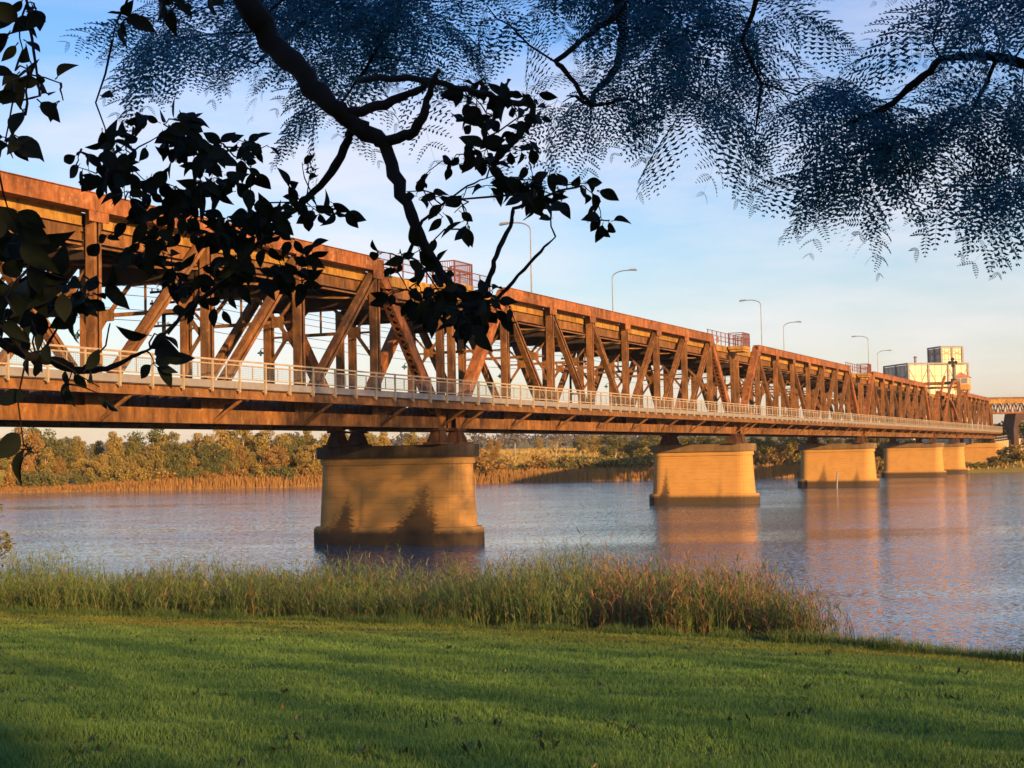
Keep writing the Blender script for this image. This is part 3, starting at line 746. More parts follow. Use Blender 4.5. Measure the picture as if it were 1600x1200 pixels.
def arch(m, x0, x1, z0, zs, ztop, th, n=14):
    """portal wall with an arched opening, in the dv/z plane"""
    c = (x0+x1)/2; rx = (x1-x0)/2-1.1
    for yy in (0, th):
        pass
    out = []
    pts = [(x0+1.1, z0), (x0+1.1, zs)]+[(c-rx*math.cos(math.pi*i/n), zs+2.0*math.sin(math.pi*i/n)) for i in range(1, n)]+[(x1-1.1, zs), (x1-1.1, z0)]
    outer = [(x0, z0), (x0, zs)]+[(x0+(x1-x0)*i/n, ztop) for i in range(1, n)]+[(x1, zs), (x1, z0)]
    for k in (0, th):
        vs = [dv*a+nv*k+np.array((0, 0, z)) for a, z in pts]+[dv*a+nv*k+np.array((0, 0, z)) for a, z in outer]
        nP = len(pts); m.add(vs, [(i, i+1, nP+i+1, nP+i) for i in range(nP-1)])
    for line in (pts, outer):
        vs = [dv*a+np.array((0, 0, z)) for a, z in line]+[dv*a+nv*th+np.array((0, 0, z)) for a, z in line]
        n_ = len(line); m.add(vs, [(i, i+1, n_+i+1, n_+i) for i in range(n_-1)])
arch(m, 0, 8.6, 0, 8.6, 11.7, 5.0); m.build('arched_wall', 'brick', vp)
vp2 = thing('viaduct_pier', 'dark arched viaduct pier partly cut off by the right edge of the photo', 'pier', tuple(va+dv*16.2))
m = MB(); arch(m, 0, 8.6, 0, 8.6, 11.7, 5.0); m.build('arched_wall', 'brick', vp2)
# retaining wall with a light fence on the right bank
pts = [at(1549, 700, 320), at(1575, 700, 321), at(1605, 700, 323), at(1650, 700, 326)]
m = MB(); fe = MB(); zt = [5.5, 5.9, 6.4, 7.0]
for i in range(3):
    a, b = pts[i].copy(), pts[i+1].copy(); a[2] = b[2] = 0
    n = 8
    for j in range(n):
        p = a+(b-a)*j/n; q2 = a+(b-a)*(j+1)/n; z = zt[i]+(zt[i+1]-zt[i])*j/n
        mm = (p+q2)/2; m.beam((p[0], p[1], z/2), (q2[0], q2[1], z/2), .4, z)
        m.beam((p[0], p[1], 0), (p[0], p[1], z+.1), .5, .6, up=(1, 0, 0))
rw = thing('retaining_wall', 'curved cream retaining wall with ribs on the right bank', 'wall')
m.build('wall_face', concrete('wall_concrete', [], False, (.5, .38, .22)), rw)
for i in range(3):
    a, b = pts[i].copy(), pts[i+1].copy(); a[2] = b[2] = 0
    for j in range(10):
        p = a+(b-a)*j/10; z = zt[i]+(zt[i+1]-zt[i])*j/10; fe.beam((p[0], p[1], z), (p[0], p[1], z+1.1), .08, .08, up=(1, 0, 0))
    for h in (.5, 1.1): fe.beam((a[0], a[1], zt[i]+h), (b[0], b[1], zt[i+1]+h), .08, .08)
fn = fe.build('fence', 'galv'); tag(fn, 'light rail fence along the top of the curved cream wall', 'fence')

# ------------------------------------------------------------------ far trees
rng = np.random.default_rng(11)
def quads(cen, size, rng, up_bias=0.0, asp=.6, stretch=None):
    n = len(cen); a = rng.normal(size=(n, 3)); a /= np.linalg.norm(a, axis=1)[:, None]
    b = rng.normal(size=(n, 3)); b -= a*(a*b).sum(1)[:, None]; b /= np.linalg.norm(b, axis=1)[:, None]
    sz = (np.asarray(size)*rng.uniform(.6, 1.3, n))[:, None]
    if up_bias: a[:, 2] -= up_bias; a /= np.linalg.norm(a, axis=1)[:, None]
    A = a*sz; B = b*sz*asp
    return np.stack([cen-A, cen+B*.8-A*.1, cen+A, cen-B*.8+A*.1], 1).reshape(-1, 3)
def crown_variant(seed, H, Rr, bare, nclu, nleaf, leaf, shape='round', jag=1.0):
    """returns (leaf mesh, trunk mesh) for a tree of height H"""
    rg = np.random.default_rng(seed); C = []
    while len(C) < nclu:
        u = rg.uniform(-1, 1, 3)
        if np.dot(u, u) > 1: continue
        z = bare+(H-bare)*(.5+.5*u[2])
        t = (z-bare)/(H-bare)
        prof = {'round': math.sqrt(max(.05, 1-(2*t-1)**2)), 'cone': 1.08-.95*t, 'vase': .45+.7*t if t < .75 else 1.0-.9*(t-.75)/.25*.6}[shape]
        a = rg.uniform(0, 6.28); rr = Rr*prof*(.35+.65*rg.uniform()**.5)
        C.append((rr*math.cos(a), rr*math.sin(a), z))
    C = np.array(C); cr = rg.uniform(.26, .46, nclu)*Rr*jag
    k = rg.integers(0, nclu, nleaf); off = rg.normal(size=(nleaf, 3)); off /= np.linalg.norm(off, axis=1)[:, None]
    off *= (rg.uniform(size=nleaf)**.4)[:, None]*cr[k][:, None]*np.array((1, 1, .8))
    P = C[k]+off; P[:, 2] = np.clip(P[:, 2], .3, H+.3)
    V = quads(P, leaf, rg, .35)
    lm = np_mesh('crown', V, 4)
    m = MB(); tr = .016*H+.06
    top = bare+(H-bare)*.7; bx, by = rg.normal(size=2)*.05*H
    tp = [(0, 0, -.8), (bx*.3, by*.3, top*.33), (bx*.8, by*.8, top*.66), (bx, by, top)]
    m.tube(tp, [tr*1.3, tr, tr*.7, tr*.35], 7)
    for i in rg.permutation(nclu)[:9]:
        zz = min(C[i][2]*.7, top*.95); t = zz/top
        p0 = np.array((bx*t, by*t, zz)); mid = (p0+C[i])/2+np.array((0, 0, .1*H*.3))
        m.tube([p0, mid, C[i]], [tr*.42, tr*.3, tr*.12], 5)
    tm = bpy.data.meshes.new('trunk'); tm.from_pydata(m.v, [], m.f); tm.update()
    return lm, tm
VAR = {}
for i, (key, args) in enumerate({
    'gum_a': (10, 3.5, .9, 44, 9000, .235, 'round'), 'gum_b': (10, 3.1, .8, 42, 8600, .23, 'vase'), 'gum_c': (10, 2.6, .4, 40, 8200, .22, 'cone'),
    'gum_d': (10, 3.8, 1.4, 34, 7000, .25, 'vase'), 'bush_a': (4, 2.6, .0, 20, 2600, .25, 'round'), 'bush_b': (4, 3.2, .0, 22, 2800, .25, 'round'),
    'bare': (10, 3.0, 3.0, 14, 420, .3, 'vase')}.items()):
    VAR[key] = crown_variant(100+i, args[0], args[1], args[2], args[3], args[4], args[5], args[6])
def plant(name, key, s, d, h, mat, label, cat, group, wide=1.0, trunk='far_bark'):
    lm, tm = VAR[key]; H = 10. if not key.startswith('bush') else 4.
    z = float(ground_z(s, d)); r = thing(name, label, cat, tuple(G(s, d, z-.1)), rng.uniform(0, 6.28), group)
    k = h/H; r.scale = (k*wide, k*wide, k)
    for nm, me, mt in (('crown', lm, mat), ('trunk', tm, trunk)):
        mm = me
        if not me.materials: me.materials.append(M[mt])
        o = bpy.data.objects.new(nm, me); col.objects.link(o); o.parent = r
        o.material_slots[0].link = 'OBJECT'; o.material_slots[0].material = M[mt]
    return r
def s_of(px, d): return (px-800)/FOC*d+.0*d
ORD = ['first', 'second', 'third', 'fourth', 'fifth', 'sixth', 'seventh', 'eighth', 'ninth', 'tenth', 'eleventh', 'twelfth', 'thirteenth', 'fourteenth', 'fifteenth', 'sixteenth', 'seventeenth', 'eighteenth', 'nineteenth', 'twentieth', 'twenty-first', 'twenty-second', 'twenty-third', 'twenty-fourth', 'twenty-fifth', 'twenty-sixth']
def tone(m): return {'gum_leaf': 'olive brown', 'dark_leaf': 'dark green', 'gold_leaf': 'golden'}[m]
GT = 'trees along the far bank'; GB = 'bushes along the far bank'
# back row (tops show against the sky), then front row at the water
tops = [(-25, 690), (5, 688), (35, 672), (62, 668), (95, 684), (122, 683), (150, 690), (178, 676), (205, 684), (232, 671), (258, 676), (288, 690), (312, 680), (340, 672), (372, 668), (398, 674), (425, 676), (452, 680), (480, 672), (520, 672), (560, 674), (598, 675), (640, 676), (676, 680)]
for i, (px, py) in enumerate(tops):
    d = 276+rng.uniform(-3, 8); s = s_of(px, d); z0 = float(ground_z(s, d))
    hz = 712.3-(px-800)*.0203
    h = (hz-py)*d/FOC+4.758-z0
    mt = ['gum_leaf', 'gum_leaf', 'gold_leaf', 'gum_leaf', 'dark_leaf'][int(rng.integers(0, 5))]
    key = ['gum_a', 'gum_b', 'gum_c', 'gum_d'][int(rng.integers(0, 4))]
    plant('gum_tree', key, s, d, h*1.02, mt, f'tall {tone(mt)} far bank tree, {ORD[i]} from the left in the back row', 'tree', GT, 1.0)
fr = list(np.arange(-30, 505, 25.5))
for i, px in enumerate(fr):
    d = 268+rng.uniform(-1.2, 2.5); s = s_of(px+rng.uniform(-7, 7), d)
    mt = ['gum_leaf', 'gum_leaf', 'gold_leaf', 'dark_leaf', 'gum_leaf'][int(rng.integers(0, 5))]
    key = ['gum_a', 'gum_c', 'gum_b'][int(rng.integers(0, 3))]
    plant('riverside_tree', key, s, d, rng.uniform(5.0, 8.0), mt, f'{tone(mt)} leafy far bank tree, {ORD[i]} from the left in the front row', 'tree', GT, 1.15)
for i, px in enumerate(np.arange(-20, 520, 24)):
    d = 265.5+rng.uniform(0, 1.5); s = s_of(px+rng.uniform(-8, 8), d)
    mt = ['gum_leaf', 'gold_leaf', 'dark_leaf'][int(rng.integers(0, 3))]
    plant('riverside_bush', ['bush_a', 'bush_b'][i % 2], s, d, rng.uniform(2.2, 3.8), mt, f'low {tone(mt)} far bank bush at the water, {ORD[i]} from the left', 'bush', GB)
# between the two nearest piers
mid = [(752, 712, 268, 'bush_b', 'gold_leaf', 1.5, 'rounded golden orange bush just right of the nearest pier'),
       (785, 722, 268, 'bush_a', 'dark_leaf', 1.2, 'low dark green bush right of the rounded golden bush'),
       (812, 720, 272, 'bush_b', 'dark_leaf', 1.3, 'low dark green bush below the thin white pole'),
       (842, 710, 270, 'bush_a', 'gold_leaf', 1.2, 'golden brown bush with a dead looking top, midway between the nearest piers'),
       (872, 716, 269, 'bush_b', 'dark_leaf', 1.2, 'dark green bush right of the golden brown bush midway between the piers'),
       (900, 711, 270, 'bush_a', 'gum_leaf', 1.4, 'olive bush in the reeds right of midway between the nearest piers'),
       (930, 712, 271, 'bush_b', 'dark_leaf', 1.4, 'dark green bush beneath the tall dark tree left of the second pier'),
       (965, 709, 270, 'bush_a', 'dark_leaf', 1.4, 'dark green bush second to the left of the second pier'),
       (1000, 706, 271, 'bush_b', 'gum_leaf', 1.4, 'olive bush touching the left end of the second pier')]
for (px, py, d, key, mt, wd, lb) in mid:
    s = s_of(px, d); z0 = float(ground_z(s, d)); h = (712.3-(px-800)*.0203-py)*d/FOC+4.758-z0
    plant('riverside_bush', key, s, d, h, mt, lb, 'bush', GB, wd)
mt_ = [(724, 690, 310, 'bush_a', 'gold_leaf', 1.2, 'tree', 'small golden tree right behind the nearest pier cap'),
       (770, 686, 330, 'gum_d', 'gold_leaf', .8, 'tree', 'thin golden tree on the field right of the nearest pier'),
       (840, 683, 420, 'gum_b', 'gum_leaf', .9, 'tree', 'olive tree far back on the field, left of the pale trunked tree'),
       (866, 678, 360, 'bare', 'gum_leaf', 1.1, 'tree', 'sparse tree with pale forked trunk on the field'),
       (905, 681, 380, 'gum_a', 'gum_leaf', 1.2, 'tree', 'olive tree right of the pale trunked tree'),
       (928, 680, 370, 'gum_d', 'gum_leaf', 1.2, 'tree', 'broad olive brown tree at the back of the field'),
       (958, 678, 330, 'gum_a', 'dark_leaf', 1.7, 'tree', 'broad dark green tree at the back, left of the second pier'),
       (985, 690, 300, 'gum_a', 'gum_leaf', 1.4, 'tree', 'bushy golden olive tree left of the second pier'),
       (1015, 679, 296, 'gum_a', 'dark_leaf', 1.5, 'tree', 'dark green tree rising behind the left end of the second pier'),
       (1085, 678, 300, 'gum_d', 'dark_leaf', 1.6, 'tree', 'dark green tree showing above the second pier'),
       (1128, 680, 296, 'gum_a', 'dark_leaf', 1.5, 'tree', 'dark green tree showing above the right end of the second pier')]
for i, (px, py, d, key, mt, wd, cat, lb) in enumerate(mt_):
    s = s_of(px, d); z0 = float(ground_z(s, d)); h = (712.3-(px-800)*.0203-py)*d/FOC+4.758-z0
    plant('field_tree', key, s, d, max(h, 2.5), mt, lb, cat, GT, wd)
rt = [(1178, 684, 272, 'gum_a', 'dark_leaf'), (1200, 681, 274, 'gum_c', 'gum_leaf'), (1222, 683, 272, 'gum_a', 'gum_leaf'), (1245, 682, 275, 'gum_b', 'dark_leaf'), (1270, 684, 278, 'gum_a', 'dark_leaf'),
      (1300, 684, 280, 'gum_b', 'dark_leaf'), (1335, 684, 280, 'gum_a', 'dark_leaf'), (1368, 682, 282, 'gum_a', 'gum_leaf'), (1385, 684, 284, 'gum_c', 'dark_leaf'), (1410, 685, 290, 'gum_a', 'dark_leaf')]
RN = ['hugging the right end of the second pier', 'second to the right of the second pier', 'midway between the second and third piers', 'second to the left of the third pier', 'touching the left end of the third pier', 'above the left half of the third pier', 'above the right half of the third pier', 'just right of the third pier', 'left of the fourth pier', 'above the left end of the fourth pier']
for i, (px, py, d, key, mt) in enumerate(rt):
    s = s_of(px, d); z0 = float(ground_z(s, d)); h = (712.3-(px-800)*.0203-py)*d/FOC+4.758-z0
    plant('riverside_tree', key, s, d, h, mt, f'dense {tone(mt)} tree on the far bank, {RN[i]}', 'tree', GT, 1.25)
for i, px in enumerate((1182, 1203, 1226, 1246, 1368, 1386)):
    d = 267.5; s = s_of(px, d)
    plant('riverside_bush', ['bush_a', 'bush_b'][i % 2], s, d, rng.uniform(2.8, 3.8), ['dark_leaf', 'gold_leaf', 'gum_leaf'][i % 3], f"{['dark green', 'golden', 'olive brown'][i%3]} bush at the water, " + ('right of the second pier' if i < 2 else 'left of the third pier' if i < 4 else 'right of the third pier'), 'bush', GB)
for i, (px, d, h) in enumerate(((1572, 330, 5.5), (1590, 328, 6.5), (1612, 326, 6.5), (1558, 334, 4.2))):
    plant('bank_bush', 'bush_b', s_of(px, d), d, h, 'dark_leaf', ['dark green bush under the arched viaduct pier', 'tall dark green bush right of the arched viaduct pier', 'dark green bush cut by the right edge under the viaduct', 'small dark green bush at the left foot of the viaduct pier'][i], 'bush', 'dark bushes under the viaduct', 1.3)
for i, (px, d, h, mt) in enumerate(((1508, 276, 1.5, 'dark_leaf'), (1524, 277, 1.3, 'gum_leaf'), (1541, 277, 1.5, 'dark_leaf'), (1560, 277, 1.8, 'gum_leaf'), (1578, 277, 2.4, 'dark_leaf'), (1597, 276, 2.6, 'gum_leaf'))):
    plant('bank_shrub', 'bush_a', s_of(px, d), d, h, mt, f'low {tone(mt)} shrub on the right bank below the cream wall, {ORD[i]} from the abutment', 'shrub', 'shrubs on the right bank', 1.9)
tag(MB().tube([at(805, 711, 330), at(804.5, 693, 330)], .18, 6).build('white_pole', 'kick'), 'thin white pole standing in the field behind the reeds', 'pole')
# far reeds and hill forest (uncountable)
n = 30000; d = 264*(1.75**rng.uniform(size=n)); s = rng.uniform(-.14, .42, n)*d; keep = d > dF(s)+2.0; s, d = s[keep], d[keep]; n = len(s)
P = CAM[None, :2]+s[:, None]*Rv[None, :2]+d[:, None]*FH[None, :2]; b = np.concatenate([P, ground_z(s, d)[:, None]-.05], 1)
h = rng.uniform(.35, .95, n); tip = b+rng.normal(0, .18, (n, 3))*np.array((1, 1, 0))+np.array((0, 0, 1))*h[:, None]; w = rng.uniform(.12, .3, n)[:, None]; w = np.where(True, w, w)
an = rng.uniform(-.6, .6, n); sv_ = Rv[None, :]*np.cos(an)[:, None]+FH[None, :]*np.sin(an)[:, None]
V = np.stack([b-sv_*w, b+sv_*w, tip], 1)
tag(link('field_grass', np_mesh('field_grass', V.reshape(-1, 3), 3), 'field_grass'), 'rank sunlit grass on the flats beyond the far bank', 'grass', kind='stuff')
n = 16000; s = rng.uniform(-104, 66, n); d = dF(s)+rng.uniform(-.2, 3.2, n); h = rng.uniform(.8, 2.1, n)*np.interp(s, [-104, -80, -60], [.35, .45, 1])
z = np.maximum(ground_z(s, d), 0)-.05
P = CAM[None, :2]+s[:, None]*Rv[None, :2]+d[:, None]*FH[None, :2]
b = np.concatenate([P, z[:, None]], 1); w = rng.uniform(.05, .11, n)[:, None]; lean = rng.normal(0, .22, (n, 3)); lean[:, 2] = 0
tip = b+lean+np.array((0, 0, 1))*h[:, None]
V = np.stack([b-Rv*w, b+Rv*w, tip+Rv*w*.35, tip-Rv*w*.35], 1)
tag(link('far_reed_bed', np_mesh('far_reed_bed', V.reshape(-1, 3), 4), 'reed_gold'), 'golden reed bed lining the water along the far bank', 'reeds', kind='stuff')
cen = []
for _ in range(620):
    d_ = rng.uniform(560, 1350); s_ = rng.uniform(-.40, .40)*d_; zz = float(ground_z(s_, d_)); hh = rng.uniform(5, 9)
    c = rng.uniform(-1, 1, size=(90, 3)); c = c[(c**2).sum(1) < 1]*np.array((4.2, 4.2, hh*.5)); c += G(s_, d_, zz+hh*.45); cen.append(c)
cen = np.concatenate(cen)
tag(link('hill_forest', np_mesh('hill_forest', quads(cen, 1.1, rng, .2), 4), 'hill_leaf'), 'distant wooded rise beyond the river flats', 'woodland', kind='stuff')

# ------------------------------------------------------------------ near bank: lawn, reeds
rg = np.random.default_rng(21)
def sample_lawn(n, dmin, dmax, power):
    d = dmin*(dmax/dmin)**(rg.uniform(size=n)**power); s = rg.uniform(-.385, .385, n)*d
    ok = d < dE(s)+.9
    return s[ok], d[ok]
s, d = sample_lawn(620000, 10.3, 44, .80)
e = d-dE(s)
clump = vnoise(s*1.0+3, d*2.0, .42)+.7*vnoise(s+9, d*2.2, 1.2)
h = (.045+.075*np.clip(.4+.7*clump, 0, 1.4))*rg.uniform(.5, 1.25, len(s))
def lattice(x, y, cx, cy, seed):
    L_ = np.random.default_rng(seed).uniform(size=(512, 512)); x = x/cx+200; y = y/cy+200
    i = np.floor(x).astype(int) % 511; j = np.floor(y).astype(int) % 511; fx = x-np.floor(x); fy = y-np.floor(y)
    fx = fx*fx*(3-2*fx); fy = fy*fy*(3-2*fy)
    return (L_[i, j]*(1-fx)+L_[i+1, j]*fx)*(1-fy)+(L_[i, j+1]*(1-fx)+L_[i+1, j+1]*fx)*fy
tuft = .6*lattice(s, d, .55, .42, 1)**2.2+.5*lattice(s+.3*d, d, .24, .22, 2)**2.5+.35*lattice(s, d, 2.1, 1.3, 3)**2
h = (.032+.095*tuft)*rg.uniform(.5, 1.2, len(s))
h *= np.interp(e, [-14, -4, -1, .2], [1.0, .85, .8, 1.5])
wd = .0026+.00021*d
az = rg.uniform(0, 6.283, len(s)); ln = rg.uniform(.15, .75, len(s))*h
z = ground_z(s, d)-.01
P = CAM[None, :2]+s[:, None]*Rv[None, :2]+d[:, None]*FH[None, :2]
b = np.concatenate([P, z[:, None]], 1)
ang = rg.uniform(0, 6.283, len(s)); sd_ = np.stack([np.cos(ang), np.sin(ang), 0*ang], 1)*wd[:, None]
tip = b+np.stack([np.cos(az)*ln, np.sin(az)*ln, h], 1)
me = np_mesh('lawn_grass', np.stack([b-sd_, b+sd_, tip], 1).reshape(-1, 3), 3)
dry = np.clip(np.interp(e, [-9, -5, -2.5, 0, 1], [0, .25, .75, .55, .45])*(.75+.5*vnoise(s, d*1.5, 2.2))+.10*(vnoise(s, d, 3.0) > .6), 0, 1)
a = me.attributes.new('dry', 'FLOAT', 'POINT'); a.data.foreach_set('value', np.repeat(dry, 3).astype(np.float32))
tag(link('lawn_grass', me, 'grass'), 'mown green lawn in the shade across the foreground', 'grass', kind='stuff')

n = 40; d = 11*(3.2**rg.uniform(size=n)); s = rg.uniform(-.37, .37, n)*d; k_ = d < dE(s)-.5; s, d = s[k_], d[k_]
P = CAM[None, :2]+s[:, None]*Rv[None, :2]+d[:, None]*FH[None, :2]
c_ = np.concatenate([P, (ground_z(s, d)+rg.uniform(.05, .11, len(s)))[:, None]], 1)
M['dead_leaf'] = leaf_mat('dead_leaf', [(.2, (.20, .12, .04)), (.8, (.42, .30, .14))], .2)
tag(link('fallen_leaves', np_mesh('fallen_leaves', quads(c_, .035, rg, .8, .45), 4), 'dead_leaf'), 'scattered fallen leaves lying in the lawn', 'leaves', kind='stuff')
n = 420; cx_ = []
while len(cx_) < n:
    d0_ = 11*(3.0**rg.uniform()); s0_ = rg.uniform(-.36, .36)*d0_
    if d0_ > dE(s0_)-1 or lattice(np.array([s0_]), np.array([d0_]), 1.6, 1.6, 12)[0] < .62: continue
    for q_ in range(7): cx_.append(G(s0_+rg.normal()*.05, d0_+rg.normal()*.05, float(ground_z(s0_, d0_))+rg.uniform(.05, .10)))
tag(link('lawn_weeds', np_mesh('lawn_weeds', quads(np.array(cx_), .045, rg, 1.0, .6), 4), 'shade_leaf'), 'small broad-leaved weeds in patches in the lawn', 'weeds', kind='stuff')
def blades(base, h, lean, w, rg, segs=3, droop=.6):
    """curved strips; base (n,3), h, lean(n,2) horizontal offset at tip, w half width"""
    n = len(base); ang = rg.uniform(0, 6.283, n); sd = np.stack([np.cos(ang), np.sin(ang), 0*ang], 1)
    T = np.linspace(0, 1, segs+1); rows = []
    for t in T:
        off = np.stack([lean[:, 0]*t**1.8, lean[:, 1]*t**1.8, h*(t-droop*.5*t**3*np.clip(np.hypot(lean[:, 0], lean[:, 1])/np.maximum(h, .01), 0, 1))], 1)
        ww = (w*(1-t)**.7*(.55+.45*math.sin(min(1, t*2+.2)*1.5)))[:, None]
        rows.append((base+off-sd*ww, base+off+sd*ww))
    Vv = np.stack([x for r in rows for x in r], 1)      # (n, 2*(segs+1), 3)
    f = np.array([[2*i, 2*i+1, 2*i+3, 2*i+2] for i in range(segs)])
    F = (np.arange(n)[:, None, None]*(2*(segs+1))+f[None]).reshape(-1, 4)
    return Vv.reshape(-1, 3), F
def join(parts):
    Vs, Fs, o = [], [], 0
    for v, f in parts: Vs.append(v); Fs.append(f+o); o += len(v)
    return np.concatenate(Vs), np.concatenate(Fs)
def reed_bed(n, name, label, mat='reed', s0=-17.5, s1=7.1, hk=1.0):
    s = rg.uniform(s0, s1, n); e = rg.uniform(.1, 1, n)**1.0*9.5+.25+.45*vnoise(s, s*0, .9)
    keep = (s < 6.9-.12*np.maximum(0, e-3)+.25*rg.normal(size=n)) & (e < np.interp(s, [-17, 4, 7], [9.5, 9.5, 7.5]))
    s, e = s[keep], e[keep]; n = len(s)
    d = dE(s)+e; z = np.maximum(ground_z(s, d), -.25)
    h = rg.normal(1.0, .16, n)*np.interp(e, [.3, 1.5, 4, 9], [.75, 1.25, 1.75, 2.1])*(1+.13*vnoise(s, d, .8))
    h *= np.interp(s, [-16, -6, 0, 4, 7], [.70, .66, .78, .90, .90])*hk*(1+.16*vnoise(s+5, d*.7, 2.1))
    tall = rg.uniform(size=n) < .05; h[tall] *= 1.18
    P = CAM[None, :2]+s[:, None]*Rv[None, :2]+d[:, None]*FH[None, :2]
    b = np.concatenate([P, z[:, None]], 1)
    lean = rg.normal(0, .13, (n, 2))*h[:, None]
    parts = [blades(b, h, lean, np.full(n, .011), rg, 3, .1)]
    for k in range(9):
        t = rg.uniform(.22, 1.0, n); o = np.stack([lean[:, 0]*t**1.8, lean[:, 1]*t**1.8, h*t], 1)
        L_ = rg.uniform(.28, .55, n); a = rg.uniform(0, 6.283, n); out = L_*rg.uniform(.35, .85, n)
        parts.append(blades(b+o, L_*rg.uniform(.35, .9, n), np.stack([np.cos(a)*out, np.sin(a)*out], 1), rg.uniform(.009, .018, n), rg, 2, .9))
    me = np_mesh_idx(name, *join(parts)); return tag(link(name, me, mat), label, 'reeds', kind='stuff')
reed_bed(9000, 'reed_bed', 'thick green and tan reed bed between the lawn and the river')
M['reed_brown'] = leaf_mat('dry_reed', [(.2, (.16, .10, .04)), (.5, (.30, .17, .07)), (.8, (.42, .26, .12))], .3)
reed_bed(1100, 'dry_reed_bed', 'dry reddish brown reeds at the right end of the reed bed', 'reed_brown', 2.0, 7.3, 1.06)
reed_bed(350, 'pale_reed_bed', 'scattered pale dry reeds among the green ones along the bed', 'reed_brown', -12, 4, 1.05)
# rough grass at the lawn's edge and along the water on the right, and dead stalks in the shallows
n = 52000; s = rg.uniform(-17, 13, n); e = rg.uniform(-.15, 2.3, n)*np.interp(s, [-17, 5, 7, 13], [.55, .6, 1, 1.0])
d = dE(s)+e; z = ground_z(s, d); P = CAM[None, :2]+s[:, None]*Rv[None, :2]+d[:, None]*FH[None, :2]
h = rg.uniform(.12, .42, n)*(.8+.5*vnoise(s, d, .5))*np.interp(e, [-.15, .5, 2.3], [.5, 1, .9])
V_, F_ = blades(np.concatenate([P, z[:, None]], 1), np.maximum(h, .06), rg.normal(0, .12, (n, 2)), np.full(n, .009), rg, 2, .8)
tag(link('rough_grass', np_mesh_idx('rough_grass', V_, F_), 'reed'), 'rough uncut grass fringe between the lawn and the water', 'grass', kind='stuff')
n = 16000; s = rg.uniform(5.5, 13.5, n); e = rg.uniform(-.2, 1.9, n); d = dE(s)+e+.35*vnoise(s, s*0, .7); z = ground_z(s, d)
P = CAM[None, :2]+s[:, None]*Rv[None, :2]+d[:, None]*FH[None, :2]
V_, F_ = blades(np.concatenate([P, z[:, None]], 1), rg.uniform(.14, .46, n)*(.75+.45*lattice(s, d, .5, .4, 9)), rg.normal(0, .12, (n, 2)), np.full(n, .009), rg, 2, .8)
tag(link('shore_grass', np_mesh_idx('shore_grass', V_, F_), 'reed'), 'tufted brown green grass along the water edge at the right', 'grass', kind='stuff')
n = 90; s = rg.uniform(6.9, 8.6, n); d = 36.6+rg.uniform(-.6, 2.2, n); P = CAM[None, :2]+s[:, None]*Rv[None, :2]+d[:, None]*FH[None, :2]
V_, F_ = blades(np.concatenate([P, np.full((n, 1), -.2)], 1), rg.uniform(.4, 1.25, n), rg.normal(0, .22, (n, 2)), np.full(n, .009), rg, 3, .3)
tag(link('water_stalks', np_mesh_idx('water_stalks', V_, F_), 'bark'), 'thin dead stalks rising from the shallows beside the reed bed', 'stalks', kind='stuff')

# ------------------------------------------------------------------ foreground trees
rf = np.random.default_rng(5)
def leaf_shape(L, wid, curl, fold):
    st = np.array([0, .08, .2, .34, .48, .62, .76, .88, 1.0]); hw = np.array([.015, .11, .21, .262, .272, .235, .16, .08, .0])*wid
    x = st*L; z = -curl*L*st**2
    mid = np.stack([x, 0*x, z], 1); l = np.stack([x, hw*L, z+fold*hw*L], 1); r = np.stack([x, -hw*L, z+fold*hw*L], 1)
    V = np.concatenate([mid, l, r]); n = len(st); F = []
    for i in range(n-1): F += [(i, i+1, n+i+1, n+i), (i+1, i, 2*n+i, 2*n+i+1)]
    return V, np.array(F)
def orient(V, o, dirx, nrm):
    dx = dirx/np.linalg.norm(dirx); y = np.cross(nrm, dx); y /= np.linalg.norm(y)+1e-9; zz = np.cross(dx, y)
    return o+V[:, :1]*dx+V[:, 1:2]*y+V[:, 2:3]*zz
FWD = FH
def mix3(a, b, c): return RIGHT*a+UP*b+FWD*c
bl = thing('broadleaf_tree', 'dark broad-leaved tree in silhouette, its bare crooked limb reaching down in front of the bridge', 'tree', tuple(G(-4.2, 4.0, float(ground_z(-4.2, 4.0))-.1)))
BO = np.array(bl.location)
def P3(px, py, d): return at(px, py, d)-BO
def limb(name, pts, wid, parent, taper=True):
    """pts: (px, py, dist); wid in photo px at each point"""
    pp = [P3(*p) for p in pts]; rr = [w*.37*p[2]/FOC for w, p in zip(wid, pts)]
    # smooth + knobs
    q_, r_ = [], []
    for i in range(len(pp)-1):
        for t in np.linspace(0, 1, 5)[:-1]:
            q_.append(pp[i]*(1-t)+pp[i+1]*t+rf.normal(size=3)*rr[i]*.24); r_.append((rr[i]*(1-t)+rr[i+1]*t)*rf.uniform(.9, 1.14))
    q_.append(pp[-1]); r_.append(rr[-1])
    return MB().tube(q_, r_, 9)
zg = 0
tb = MB().tube([(0, 0, 0), (.1, .1, 1.5), (.05, .2, 3.0), tuple(P3(-700, 60, 4.4)), tuple(P3(-250, -260, 4.9)), tuple(P3(150, -220, 5.1)), tuple(P3(360, -60, 5.2))], [.26, .2, .17, .13, .10, .07, .046], 10)
tb.build('trunk', 'bark', bl, smooth=True)
